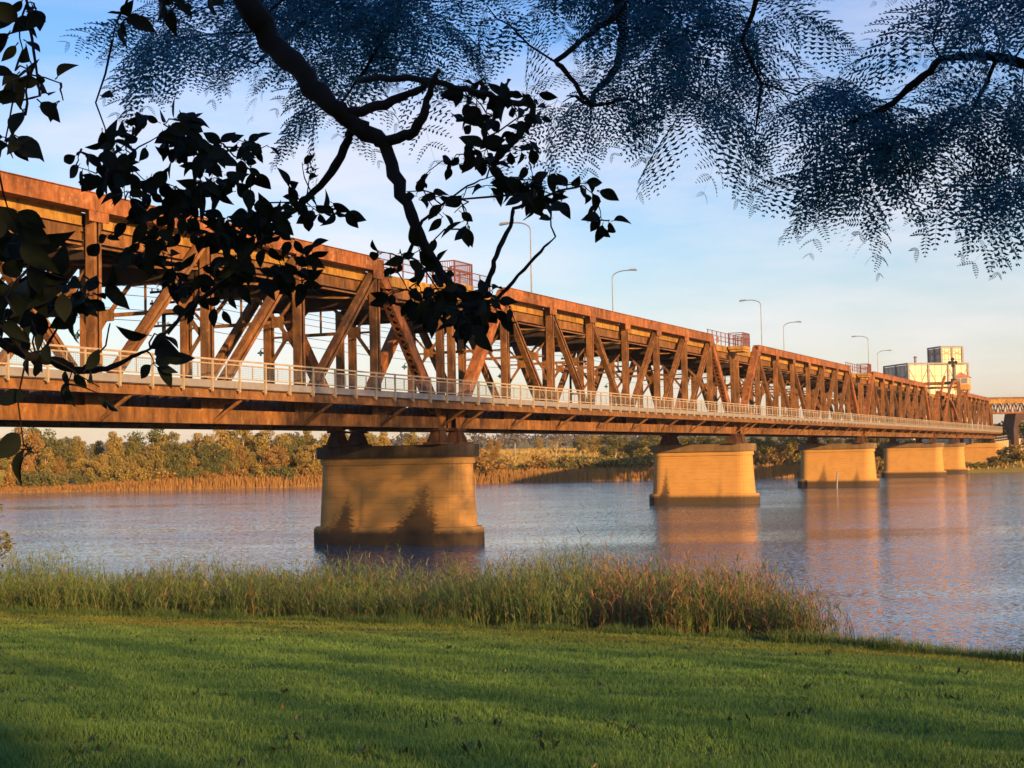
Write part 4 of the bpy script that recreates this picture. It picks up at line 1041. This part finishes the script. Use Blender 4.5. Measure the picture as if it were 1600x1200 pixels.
LB = [([(360, -60, 5.2), (392, 20, 5.2), (430, 75, 5.2), (478, 125, 5.15), (520, 165, 5.1), (565, 200, 5.1), (602, 228, 5.1), (622, 290, 5.05), (650, 352, 5.0), (680, 408, 5.0), (708, 452, 4.95), (742, 480, 4.95)], [50, 50, 47, 44, 41, 38, 30, 26, 23, 20, 18, 18]),
      ([(600, 226, 5.1), (640, 207, 5.05), (656, 192, 5.0), (668, 155, 5.0), (680, 125, 4.95), (684, 108, 4.95)], [24, 22, 20, 15, 13, 8]),
      ([(548, 190, 5.15), (547, 217, 5.2), (517, 270, 5.25), (482, 310, 5.3), (440, 342, 5.3), (400, 385, 5.3), (335, 455, 5.3), (292, 482, 5.2), (262, 522, 5.2)], [20, 19, 17, 15, 12, 10, 9, 8, 6]),
      ([(545, 180, 5.1), (590, 168, 5.15), (640, 148, 5.2), (665, 132, 5.1), (681, 126, 5.0)], [26, 22, 16, 14, 12]),
      ([(560, 125, 5.4), (610, 122, 5.2), (650, 122, 5.1), (682, 128, 5.0), (720, 138, 5.1), (765, 148, 5.2), (800, 158, 5.2), (835, 165, 5.3), (828, 190, 5.3), (800, 225, 5.3), (770, 255, 5.3)], [14, 15, 14, 13, 12, 12, 13, 14, 16, 13, 8]),
      ([(742, 480, 4.95), (765, 432, 4.95), (776, 400, 4.95), (797, 352, 5.0), (802, 325, 5.0), (830, 318, 5.0), (868, 300, 5.05), (910, 290, 5.05)], [20, 12, 11, 9, 8, 7, 5, 4]),
      ([(742, 480, 4.95), (775, 470, 4.9), (810, 430, 4.9), (845, 393, 4.9), (868, 370, 4.9)], [14, 9, 7, 6, 3]),
      ([(640, 395, 5.0), (660, 345, 4.95), (690, 320, 4.95), (730, 290, 5.0), (770, 275, 5.05)], [9, 7, 5, 4, 2]),
      ([(-160, 470, 3.9), (0, 535, 4.0), (45, 558, 4.05), (95, 568, 4.1), (125, 580, 4.15), (168, 577, 4.2), (206, 558, 4.25), (235, 545, 4.25)], [22, 19, 18, 17, 15, 12, 8, 5]),
      ([(60, 565, 4.05), (85, 520, 4.0), (115, 470, 4.0), (130, 430, 4.0)], [8, 5, 4, 2]), ([(125, 580, 4.15), (165, 540, 4.2), (172, 505, 4.2)], [6, 4, 3]),
      ([(70, -60, 3.3), (42, 0, 3.3), (50, 60, 3.3), (62, 150, 3.3), (20, 160, 3.3), (8, 220, 3.3)], [9, 7, 6, 5, 4, 3]), ([(240, -60, 4.4), (200, 0, 4.4), (180, 40, 4.4), (176, 62, 4.4)], [6, 5, 3, 2])]
tp = limb('limb', [(-500, 150, 4.3), (-330, 330, 4.0), (-160, 470, 3.9)], [40, 30, 22], bl); tp.build('branch', 'bark', bl, smooth=True)
for pts, wid in LB: limb('branch', pts, wid, bl).build('branch', 'bark', bl, smooth=True)
def dense(BR):
    o = []
    for pts, _ in BR:
        for a_, b_ in zip(pts[:-1], pts[1:]):
            for t in (0, .25, .5, .75): o.append(P3(*a_)*(1-t)+P3(*b_)*t)
        o.append(P3(*pts[-1]))
    return np.array(o)
segs = dense(LB)
LV_, LF_, tw = [], [], MB(); lo = 0
def add_leaf(o, dirx, L, wid=None):
    global lo
    nr = -FWD+rf.normal(size=3)*.65
    v, f = leaf_shape(L, wid or rf.uniform(.85, 1.15), rf.uniform(-.15, .65), rf.uniform(.05, 1.0))
    v = orient(v, o, dirx, nr); LV_.append(v); LF_.append(f+lo); lo += len(v)
def spray(cx, cy, rx, ry, n, Lpx, d, ntw, spread=.25, from_pt=None):
    """n leaves on ntw twigs inside an ellipse on the sight lines, d metres off"""
    L0 = Lpx*.68*d/FOC; per = max(2, int(round(n/ntw)))
    global segs
    ends = []
    for _ in range(ntw):
        a = rf.uniform(0, 6.283); r = math.sqrt(rf.uniform(.05, 1))
        ends.append(P3(cx+rx*r*math.cos(a), cy+ry*r*math.sin(a), d+rf.normal()*spread))
    ends.sort(key=lambda e_: ((segs-e_)**2).sum(1).min())
    for end in ends:
        src = segs[np.argmin(((segs-end)**2).sum(1))]
        dist = np.linalg.norm(end-src)
        midp = (src+end)/2+rf.normal(size=3)*.10*dist+np.array((0, 0, .08*dist))
        q1 = (src+midp)/2+rf.normal(size=3)*.03*dist; q2 = (end+midp)/2+rf.normal(size=3)*.03*dist
        r0 = .0026+.004*dist
        tw.tube([src, q1, midp, q2, end], [r0, r0*.85, r0*.7, r0*.55, .0014], 5)
        segs = np.concatenate([segs, [midp, q2, end]])
        ax = end-midp; ax = ax/(np.linalg.norm(ax)+1e-6)
        for k in range(per):
            t = .25+.75*(k+.5)/per
            o = (midp*(1-t)+end*t) if t > .4 else (src*(.4-t)/.4+midp*t/.4)
            o = o+rf.normal(size=3)*.008
            dr = ax*.5+mix3(rf.normal()*.75, -.35+rf.normal()*.55, rf.normal()*.5); dr /= np.linalg.norm(dr)
            pet = L0*.16; tw.tube([o, o+dr*pet], [.0015, .0012], 4, False)
            add_leaf(o+dr*pet, dr, L0*rf.uniform(.65, 1.2))
S = [  # cx, cy, rx, ry, n, leaf px, dist, twigs
 (45, 60, 45, 60, 14, 62, 3.3, 5), (40, 140, 40, 50, 10, 70, 3.2, 4), (20, 215, 25, 55, 8, 75, 3.2, 3), (95, 150, 25, 25, 3, 48, 3.3, 2),
 (195, 20, 25, 30, 5, 55, 4.4, 2), (262, 12, 22, 14, 4, 55, 4.4, 2), (305, 0, 25, 20, 6, 50, 4.5, 2),
 (160, 262, 45, 40, 16, 48, 4.9, 6), (225, 235, 60, 60, 34, 48, 5.0, 9), (275, 190, 30, 40, 9, 46, 5.1, 4), (320, 205, 45, 50, 24, 46, 5.2, 8), (200, 300, 60, 40, 18, 48, 5.0, 6), (290, 280, 70, 50, 42, 46, 5.1, 12), (370, 240, 50, 50, 24, 44, 5.2, 8),
 (350, 330, 90, 60, 66, 46, 5.2, 16), (300, 400, 80, 60, 40, 48, 5.1, 12), (405, 400, 70, 60, 46, 46, 5.2, 12), (440, 330, 50, 50, 26, 44, 5.3, 8), (470, 420, 40, 40, 14, 46, 5.3, 5), (510, 335, 38, 28, 13, 44, 5.3, 5), (330, 470, 50, 25, 8, 44, 5.2, 4), (200, 360, 55, 50, 20, 48, 5.0, 7), (490, 255, 20, 14, 3, 36, 5.2, 2),
 (40, 400, 55, 55, 16, 88, 3.7, 5), (85, 470, 50, 50, 16, 72, 3.9, 6), (30, 490, 35, 45, 10, 78, 3.7, 4), (150, 480, 40, 40, 10, 50, 4.1, 4), (60, 545, 40, 25, 8, 60, 4.0, 3), (240, 545, 35, 35, 9, 64, 4.2, 4), (110, 610, 22, 28, 4, 56, 4.1, 2), (170, 600, 22, 20, 3, 50, 4.2, 2), (25, 690, 28, 18, 3, 74, 3.5, 2), (10, 340, 20, 30, 4, 90, 3.6, 2),
 (745, 165, 50, 40, 26, 42, 5.2, 8), (770, 215, 60, 50, 34, 42, 5.2, 10), (740, 255, 45, 30, 14, 42, 5.2, 5), (820, 160, 40, 25, 16, 42, 5.3, 5), (820, 265, 55, 40, 22, 44, 5.1, 8), (875, 295, 65, 40, 34, 44, 5.05, 10), (925, 335, 30, 25, 8, 42, 5.0, 3), (780, 300, 40, 20, 8, 42, 5.1, 3),
 (645, 305, 32, 22, 9, 42, 5.0, 4), (700, 340, 40, 30, 7, 46, 5.0, 4), (735, 365, 14, 25, 3, 50, 5.0, 2), (620, 395, 32, 20, 8, 42, 5.0, 4), (655, 430, 45, 30, 14, 42, 5.0, 5), (640, 470, 45, 28, 18, 46, 4.95, 5), (690, 475, 60, 32, 40, 46, 4.95, 10), (750, 485, 45, 32, 34, 46, 4.9, 9), (770, 440, 30, 30, 8, 40, 4.95, 3), (700, 510, 60, 14, 14, 46, 4.9, 4), (560, 455, 0, 0, 0, 0, 5, 1)]
for a in S:
    if a[4]: spray(*a[:4], int(a[4]*(1.4 if a[0] < 560 and a[1] > 180 else 1.2)), *a[5:])
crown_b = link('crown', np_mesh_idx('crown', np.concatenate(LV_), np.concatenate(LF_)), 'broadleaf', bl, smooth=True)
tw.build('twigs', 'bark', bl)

# jacaranda: feathery fronds across the top of the view
jt = thing('jacaranda_tree', 'feathery fern-leaved jacaranda, its dark drooping fronds filling the top right of the view', 'tree', tuple(G(3.4, -1.2, float(ground_z(3.4, -1.2))-.1)))
BO = np.array(jt.location)
JB = [([(1900, -80, 6.0), (1760, 60, 6.1), (1650, 120, 6.2), (1560, 86, 6.2), (1470, 92, 6.2), (1432, 128, 6.2), (1385, 168, 6.3), (1320, 196, 6.3)], [50, 40, 26, 19, 15, 15, 13, 8]),
      ([(1900, -80, 6.0), (1700, -120, 6.2), (1400, -130, 6.4), (1100, -90, 6.4), (960, -30, 6.4), (975, 50, 6.4), (965, 105, 6.4), (935, 140, 6.4), (922, 165, 6.4), (900, 150, 6.3)], [46, 38, 32, 30, 28, 22, 17, 13, 10, 7]),
      ([(970, 20, 6.4), (925, 50, 6.3), (868, 97, 6.2), (887, 113, 6.2), (910, 150, 6.2), (927, 165, 6.2), (980, 155, 6.3)], [14, 12, 11, 10, 9, 8, 5]),
      ([(1180, -100, 6.4), (1190, -20, 6.5), (1160, 60, 6.6), (1190, 130, 6.6), (1180, 210, 6.7)], [18, 13, 10, 7, 3]),
      ([(1100, -90, 6.4), (800, -110, 7.0), (600, -60, 7.4), (480, 30, 7.4), (400, 100, 7.4)], [26, 22, 18, 13, 6]),
      ([(640, -70, 7.2), (620, 30, 7.0), (570, 110, 6.9), (520, 180, 6.8)], [14, 10, 7, 3]),
      ([(1560, 86, 6.2), (1520, 170, 6.3), (1440, 230, 6.4), (1380, 290, 6.4)], [10, 8, 6, 3]),
      ([(1700, 100, 6.0), (1640, 200, 6.0), (1600, 300, 6.0)], [14, 9, 4])]
tb = MB().tube([(0, 0, 0), (.05, .05, 1.6), tuple(P3(2600, -150, 4.2)), tuple(P3(2150, -180, 5.4)), tuple(P3(1900, -80, 6.0))], [.26, .21, .17, .11, .07], 10); tb.build('trunk', 'bark', jt, smooth=True)
for pts, wid in JB: limb('branch', pts, wid, jt).build('branch', 'bark', jt, smooth=True)
# one frond in local units: rachis along x, pinnae to +-y, leaflets
def frond(L, pairs, nl, droop, rf, bare=.0):
    quads_, rach = [], []
    xs = np.linspace(.12, 1, pairs)*L
    def curve(x): return np.array((x, 0, -droop*L*(x/L)**2))
    for i, x in enumerate(xs):
        if rf.uniform() < bare: continue
        t = i/(pairs-1); pl_ = L*.34*(math.sin(math.pi*(.22+.70*t))**.8)
        for sgn in (-1, 1):
            o = curve(x); dr = np.array((.45+.25*t, sgn*1.0, -.22+rf.normal()*.06)); dr /= np.linalg.norm(dr)
            sag = .35
            side = np.cross(dr, (0, 0, 1.)); side /= np.linalg.norm(side)
            u = np.linspace(.06, 1, nl)
            c = o+dr*(u*pl_)[:, None]+np.array((0, 0, -1.))*(sag*pl_*u**2)[:, None]
            ll = pl_*.29*np.sin(np.pi*(.2+.72*u)); ww = pl_*.5/nl*1.0
            for s2 in (-1, 1):
                tip = c+(side*s2*.92+dr*.42)*ll[:, None]; mid_ = (c+tip)/2; wv = (dr*.9)*ww
                quads_.append(np.stack([c, mid_+wv*.92, tip, mid_-wv*.92], 1).reshape(-1, 3))
            a = o; b = c[-1]; m_ = c[nl//2]; wv = side*.0013
            quads_.append(np.array([a-wv, a+wv, m_+wv, m_-wv])); quads_.append(np.array([m_-wv, m_+wv, b+wv*.5, b-wv*.5]))
    for i in range(6):
        a, b = curve(L*i/6), curve(L*(i+1)/6); w = np.array((0, .0022*(1-i/8), 0)); quads_.append(np.array([a-w, a+w, b+w, b-w])); w = np.array((0, 0, .0022*(1-i/8))); quads_.append(np.array([a-w, a+w, b+w, b-w]))
    return np.concatenate(quads_)
FR = [frond(1.0, 8+int(rf.integers(0, 2)), 7, dr_, rf, br) for dr_, br in ((.35, 0), (.5, 0), (.65, .05), (.25, 0), (.6, .3), (.8, 0))]
polyJ = [  # polygon, number of fronds, dist range, weight to hanging
 ([(240, 60), (250, -60), (720, -60), (700, 60), (640, 150), (600, 200), (540, 230), (470, 215), (400, 185), (330, 150), (270, 100)], 170, 6.6, 8.0),
 ([(330, -80), (680, -80), (660, 60), (600, 120), (480, 120), (380, 90)], 130, 6.6, 8.2),
 ([(250, 20), (240, 90), (300, 115), (330, 60)], 7, 6.0, 6.4),
 ([(700, -40), (900, -60), (890, 40), (800, 60), (720, 60)], 7, 6.2, 7.0),
 ([(880, -70), (1285, -80), (1280, 50), (1220, 120), (1180, 200), (1080, 205), (1020, 235), (960, 160), (880, 110), (930, 40)], 125, 6.0, 7.4),
 ([(960, -60), (1250, -60), (1220, 80), (1130, 120), (1000, 80)], 60, 6.2, 7.6),
 ([(860, 120), (940, 110), (950, 180), (860, 180)], 12, 6.0, 6.6),
 ([(1130, 180), (1230, 130), (1300, 90), (1290, 150), (1220, 215), (1160, 250)], 22, 6.2, 7.0),
 ([(1440, -60), (1680, -60), (1680, 180), (1560, 200), (1440, 200), (1330, 200), (1370, 175), (1460, 110), (1440, 20)], 80, 5.8, 7.0),
 ([(1270, 150), (1480, 140), (1480, 200), (1430, 245), (1350, 275), (1300, 260), (1265, 205)], 46, 5.9, 6.8),
 ([(1480, 150), (1680, 120), (1680, 260), (1600, 280), (1560, 250), (1540, 170), (1500, 180)], 40, 5.6, 6.6),
 ([(1300, 270), (1400, 260), (1380, 300), (1310, 310)], 5, 6.0, 6.4), ([(1570, 260), (1650, 250), (1650, 320), (1575, 310)], 8, 5.6, 6.2)]
def in_poly(x, y, P):
    c = False; j = len(P)-1
    for i in range(len(P)):
        if ((P[i][1] > y) != (P[j][1] > y)) and x < (P[j][0]-P[i][0])*(y-P[i][1])/(P[j][1]-P[i][1])+P[i][0]: c = not c
        j = i
    return c
JV = []; stems = MB()
jseg = dense(JB)
for poly, nfr, d0_, d1_ in polyJ:
    xs = [p[0] for p in poly]; ys = [p[1] for p in poly]; k = 0; nc = max(2, int(round(nfr/8.0)))
    while k < nc:
        x = rf.uniform(min(xs), max(xs)); y = min(rf.uniform(min(ys), max(ys)), rf.uniform(min(ys), max(ys)+60))-14
        if not in_poly(x, y, poly): continue
        k += 1; d = rf.uniform(d0_, d1_); o = P3(x, y, d)
        src = jseg[np.argmin(((jseg-o)**2).sum(1))]; ln = np.linalg.norm(o-src); md = (src+o)/2+rf.normal(size=3)*.10*ln; r0 = .0035+.004*ln
        stems.tube([src, (src+md)/2+rf.normal(size=3)*.03*ln, md, (o+md)/2+rf.normal(size=3)*.03*ln, o], [r0, r0*.9, r0*.8, r0*.65, .0025], 5, False)
        jseg = np.concatenate([jseg, [md, o]])
        out = o-src; out = out/(np.linalg.norm(out)+1e-6)
        a0 = rf.uniform(0, 6.283)
        for j in range(5):
            az_ = a0+j*1.256+rf.normal()*.3
            dirx = mix3(math.cos(az_)*.95, rf.normal()*.35-.28, math.sin(az_)*.45)+out*.25; dirx /= np.linalg.norm(dirx)
            L = rf.uniform(.27, .46); f = FR[int(rf.integers(0, len(FR)))]*L
            up_ = np.array((0, 0, .75))-FWD*rf.uniform(.35, 1.1)+RIGHT*rf.normal()*.4
            JV.append(orient(f, o+rf.normal(size=3)*.012, dirx, up_))
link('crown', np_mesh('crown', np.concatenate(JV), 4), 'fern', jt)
stems.build('twigs', 'bark', jt)
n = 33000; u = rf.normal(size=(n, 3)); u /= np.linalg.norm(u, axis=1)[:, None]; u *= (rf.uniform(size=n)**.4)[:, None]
cc = [(3.0, -2.2, 8.8, 5.0, 2.8, 2.4), (-2.5, -2.6, 8.4, 4.2, 2.6, 2.4), (5.4, -2.4, 8.7, 3.0, 2.6, 2.2)]  # unseen leaf masses, added to block sun and sky from the foliage ahead
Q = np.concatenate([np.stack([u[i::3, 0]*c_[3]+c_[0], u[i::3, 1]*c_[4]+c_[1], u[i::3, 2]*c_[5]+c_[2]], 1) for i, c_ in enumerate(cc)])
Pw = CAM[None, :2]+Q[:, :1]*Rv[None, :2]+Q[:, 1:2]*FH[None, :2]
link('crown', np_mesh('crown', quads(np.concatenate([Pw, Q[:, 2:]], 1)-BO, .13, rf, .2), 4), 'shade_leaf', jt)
MB().tube([tuple(P3(2600, -150, 4.2)), tuple(G(4.0, -.5, 8.3)-BO), tuple(G(1.5, -2.4, 8.8)-BO), tuple(G(-3.5, -2.8, 8.4)-BO)], [.15, .11, .08, .03], 8).build('branch', 'bark', jt, smooth=True)

# slim young tree and shrub peeping in at the left edge
rng = np.random.default_rng(77)
def edge_bush(name, pts, label, n, d, base):
    global rng
    B = G(*base, float(ground_z(*base))-.05); r = thing(name, label, 'shrub', tuple(B))
    C = []
    for (px, py, rx, ry) in pts:
        for _ in range(n):
            a = rng.uniform(0, 6.28); q_ = math.sqrt(rng.uniform()); C.append(at(px+rx*q_*math.cos(a), py+ry*q_*math.sin(a), d+rng.normal()*.4)-B)
    C = np.array(C)
    link('crown', np_mesh('crown', quads(C, .085, rng, .5, .42), 4), 'dark_leaf', r)
    m = MB()
    for (px, py, rx, ry) in pts:
        e_ = at(px, py, d)-B; m.tube([(0, 0, 0), (e_[0]*.15, e_[1]*.15, e_[2]*.7), tuple(e_)], [.03, .02, .006], 6)
    m.build('stem', 'bark', r)
sB = s_of(-40, 30)
edge_bush('young_tree', [(-25, 725, 38, 45), (-40, 800, 45, 30), (-18, 770, 18, 22), (-12, 848, 34, 22), (-50, 880, 60, 40)], 'dark leafy shrub peeping in at the left edge above the reeds', 260, 34., (sB-1.6, 34.))

SHADE_N = 1050
# ------------------------------------------------------------------ shade trees behind the viewer (they keep the lawn and the leaves above in shadow)
def airy(seed, H, Rr, bare, n, leaf):
    rg_ = np.random.default_rng(seed); u = rg_.normal(size=(n, 3)); u /= np.linalg.norm(u, axis=1)[:, None]; u *= (rg_.uniform(size=n)**.38)[:, None]
    wob = 1+.13*np.sin(u[:, 0]*7+1)*np.sin(u[:, 1]*6+2)
    P = np.stack([u[:, 0]*Rr*wob, u[:, 1]*Rr*wob, bare+(H-bare)*(.5+.5*u[:, 2]*wob)], 1)
    lm = np_mesh('crown', quads(P, leaf, rg_, .2), 4); m = MB()
    m.tube([(0, 0, -.5), (.1, 0, H*.25), (-.1, .1, H*.5), (0, 0, H*.8)], [.012*H, .009*H, .006*H, .002*H], 9)
    for i in range(9):
        a = i*2.4; m.tube([(0, 0, H*(.28+.04*i)), (Rr*.4*math.cos(a), Rr*.4*math.sin(a), H*(.45+.04*i)), (Rr*.8*math.cos(a), Rr*.8*math.sin(a), H*(.5+.045*i))], [.003*H, .002*H, .001*H], 5)
    tm = bpy.data.meshes.new('trunk'); tm.from_pydata(m.v, [], m.f); tm.update()
    lm.materials.append(M['shade_leaf']); tm.materials.append(M['bark']); return lm, tm
def put(pair, s_, d_, k, lb, rz, wide=1.0):
    r = thing('shade_tree', lb, 'tree', tuple(G(s_, d_, float(ground_z(s_, d_))-.2)), rz, 'shade trees behind the viewer'); r.scale = (k*wide, k*wide, k)
    for nm, me in (('crown', pair[0]), ('trunk', pair[1])):
        o = bpy.data.objects.new(nm, me); col.objects.link(o); o.parent = r
pa = airy(900, 18.5, 9.5, 1.2, SHADE_N, .24)
for i, (s_, d_, k) in enumerate([(-8, -46, 1.05), (3, -50, 1.05), (14, -45, 1.0), (25, -49, 1.05), (36, -46, 1.0), (47, -50, 1.05), (58, -45, 1.0), (69, -49, 1.0), (80, -45, .95), (91, -46, .95)]):
    put(pa, s_, d_, k, f'large airy shade tree behind the viewer, {ORD[i]} in the row from the left', i*1.3, 1.6)
for i, (s_, d_, k) in enumerate([(2, -62, 1.1), (14, -66, 1.1), (26, -63, 1.15), (38, -67, 1.1), (50, -62, 1.15), (62, -66, 1.1), (74, -63, 1.1), (86, -66, 1.1), (98, -62, 1.05)]):
    put(pa, s_, d_, k, f'large airy shade tree in the rear row behind the viewer, {ORD[i]} from the left', 2+i*1.7, 1.6)
pb = airy(901, 28, 9.5, 9.0, 9500, .26)
tl = np.array((66.5, 0, 6.0))-np.array((-.552, -.833, 0))*-76
s_, d_ = SD(tl[0], tl[1]); put(pb, s_, d_, 1.0, 'very tall airy shade tree far to the right of the viewer', .4)

# ------------------------------------------------------------------ evening haze over the river
hm = bpy.data.materials.new('haze'); hm.use_nodes = True; hn = hm.node_tree; hn.nodes.clear()
pv = hn.nodes.new('ShaderNodeVolumePrincipled'); pv.inputs['Color'].default_value = (.92, .95, 1, 1); pv.inputs['Density'].default_value = .00010; pv.inputs['Anisotropy'].default_value = 0.0
ho = hn.nodes.new('ShaderNodeOutputMaterial'); hn.links.new(pv.outputs[0], ho.inputs['Volume'])
M['haze'] = hm
hb = MB().box(-2200, 2600, -1500, 2600, -4.0, 60.0).build('haze', 'haze'); tag(hb, 'thin pale haze softening the far bank and hills', 'haze', kind='stuff')

# ------------------------------------------------------------------ light, sky, camera
SUN_EL = R_(10.5); sv = np.array((-.55, -.83)); sv /= np.linalg.norm(sv)
sun_dir = Vector((sv[0]*math.cos(SUN_EL), sv[1]*math.cos(SUN_EL), math.sin(SUN_EL)))
sl = bpy.data.lights.new('sun', 'SUN'); sl.energy = 4.6; sl.angle = R_(.55); sl.color = (1.0, .56, .22)
so = bpy.data.objects.new('sun', sl); col.objects.link(so); so.rotation_euler = sun_dir.to_track_quat('Z', 'Y').to_euler()
w = bpy.data.worlds.new('World'); sc.world = w; w.use_nodes = True
nt = w.node_tree; nt.nodes.clear(); L = nt.links
sky = nt.nodes.new('ShaderNodeTexSky'); sky.sky_type = 'NISHITA'; sky.sun_disc = False
sky.sun_elevation = SUN_EL; sky.sun_rotation = math.atan2(sun_dir.x, sun_dir.y)
sky.air_density = 1.0; sky.dust_density = 1.0; sky.ozone_density = 1.4; sky.altitude = 30
tc = nt.nodes.new('ShaderNodeTexCoord').outputs['Generated']
sep = nt.nodes.new('ShaderNodeSeparateXYZ'); L.new(tc, sep.inputs[0])
cv = mapping(nt, tc, scale=(2.2, 2.2, 11.0), rot=(0, R_(4), 0))
n1 = noise(nt, cv.outputs[0], 1.7, 7, .58)
cl = ramp(nt, n1.outputs[0], [(.39, (0, 0, 0)), (.68, (1, 1, 1))]).outputs[0]
cl = math_(nt, 'MULTIPLY', cl, ramp(nt, sep.outputs[2], [(.0, (.75,)*3), (.22, (.7,)*3), (.38, (.08,)*3)]).outputs[0])
cloudcol = mixc(nt, .75, sky.outputs[0], (5.8, 5.2, 5.5))
tint = ramp(nt, sep.outputs[2], [(.0, (1.04, .90, .96)), (.05, (1.0, .93, 1.06)), (.13, (.91, .96, 1.14)), (.26, (.64, .90, 1.32)), (.48, (.38, .80, 1.5))]).outputs[0]
skyc = mixc(nt, 1.0, sky.outputs[0], tint, 'MULTIPLY')
c = mixc(nt, cl, skyc, cloudcol)
bg = nt.nodes.new('ShaderNodeBackground'); bg.inputs[1].default_value = .080; L.new(c, bg.inputs[0])
ow = nt.nodes.new('ShaderNodeOutputWorld'); L.new(bg.outputs[0], ow.inputs[0])

cam = bpy.data.cameras.new('camera'); cam.sensor_width = 36; cam.lens = 36*FOC/1600; cam.clip_end = 5000; cam.clip_start = .05
co = bpy.data.objects.new('camera', cam); col.objects.link(co)
Bk = -Fv
co.matrix_world = Matrix(((RIGHT[0], UP[0], Bk[0], CAM[0]), (RIGHT[1], UP[1], Bk[1], CAM[1]), (RIGHT[2], UP[2], Bk[2], CAM[2]), (0, 0, 0, 1)))
sc.camera = co
sc.view_settings.view_transform = 'Standard'; sc.view_settings.look = 'None'
sc.view_settings.exposure = 1.2; sc.view_settings.gamma = 1.0
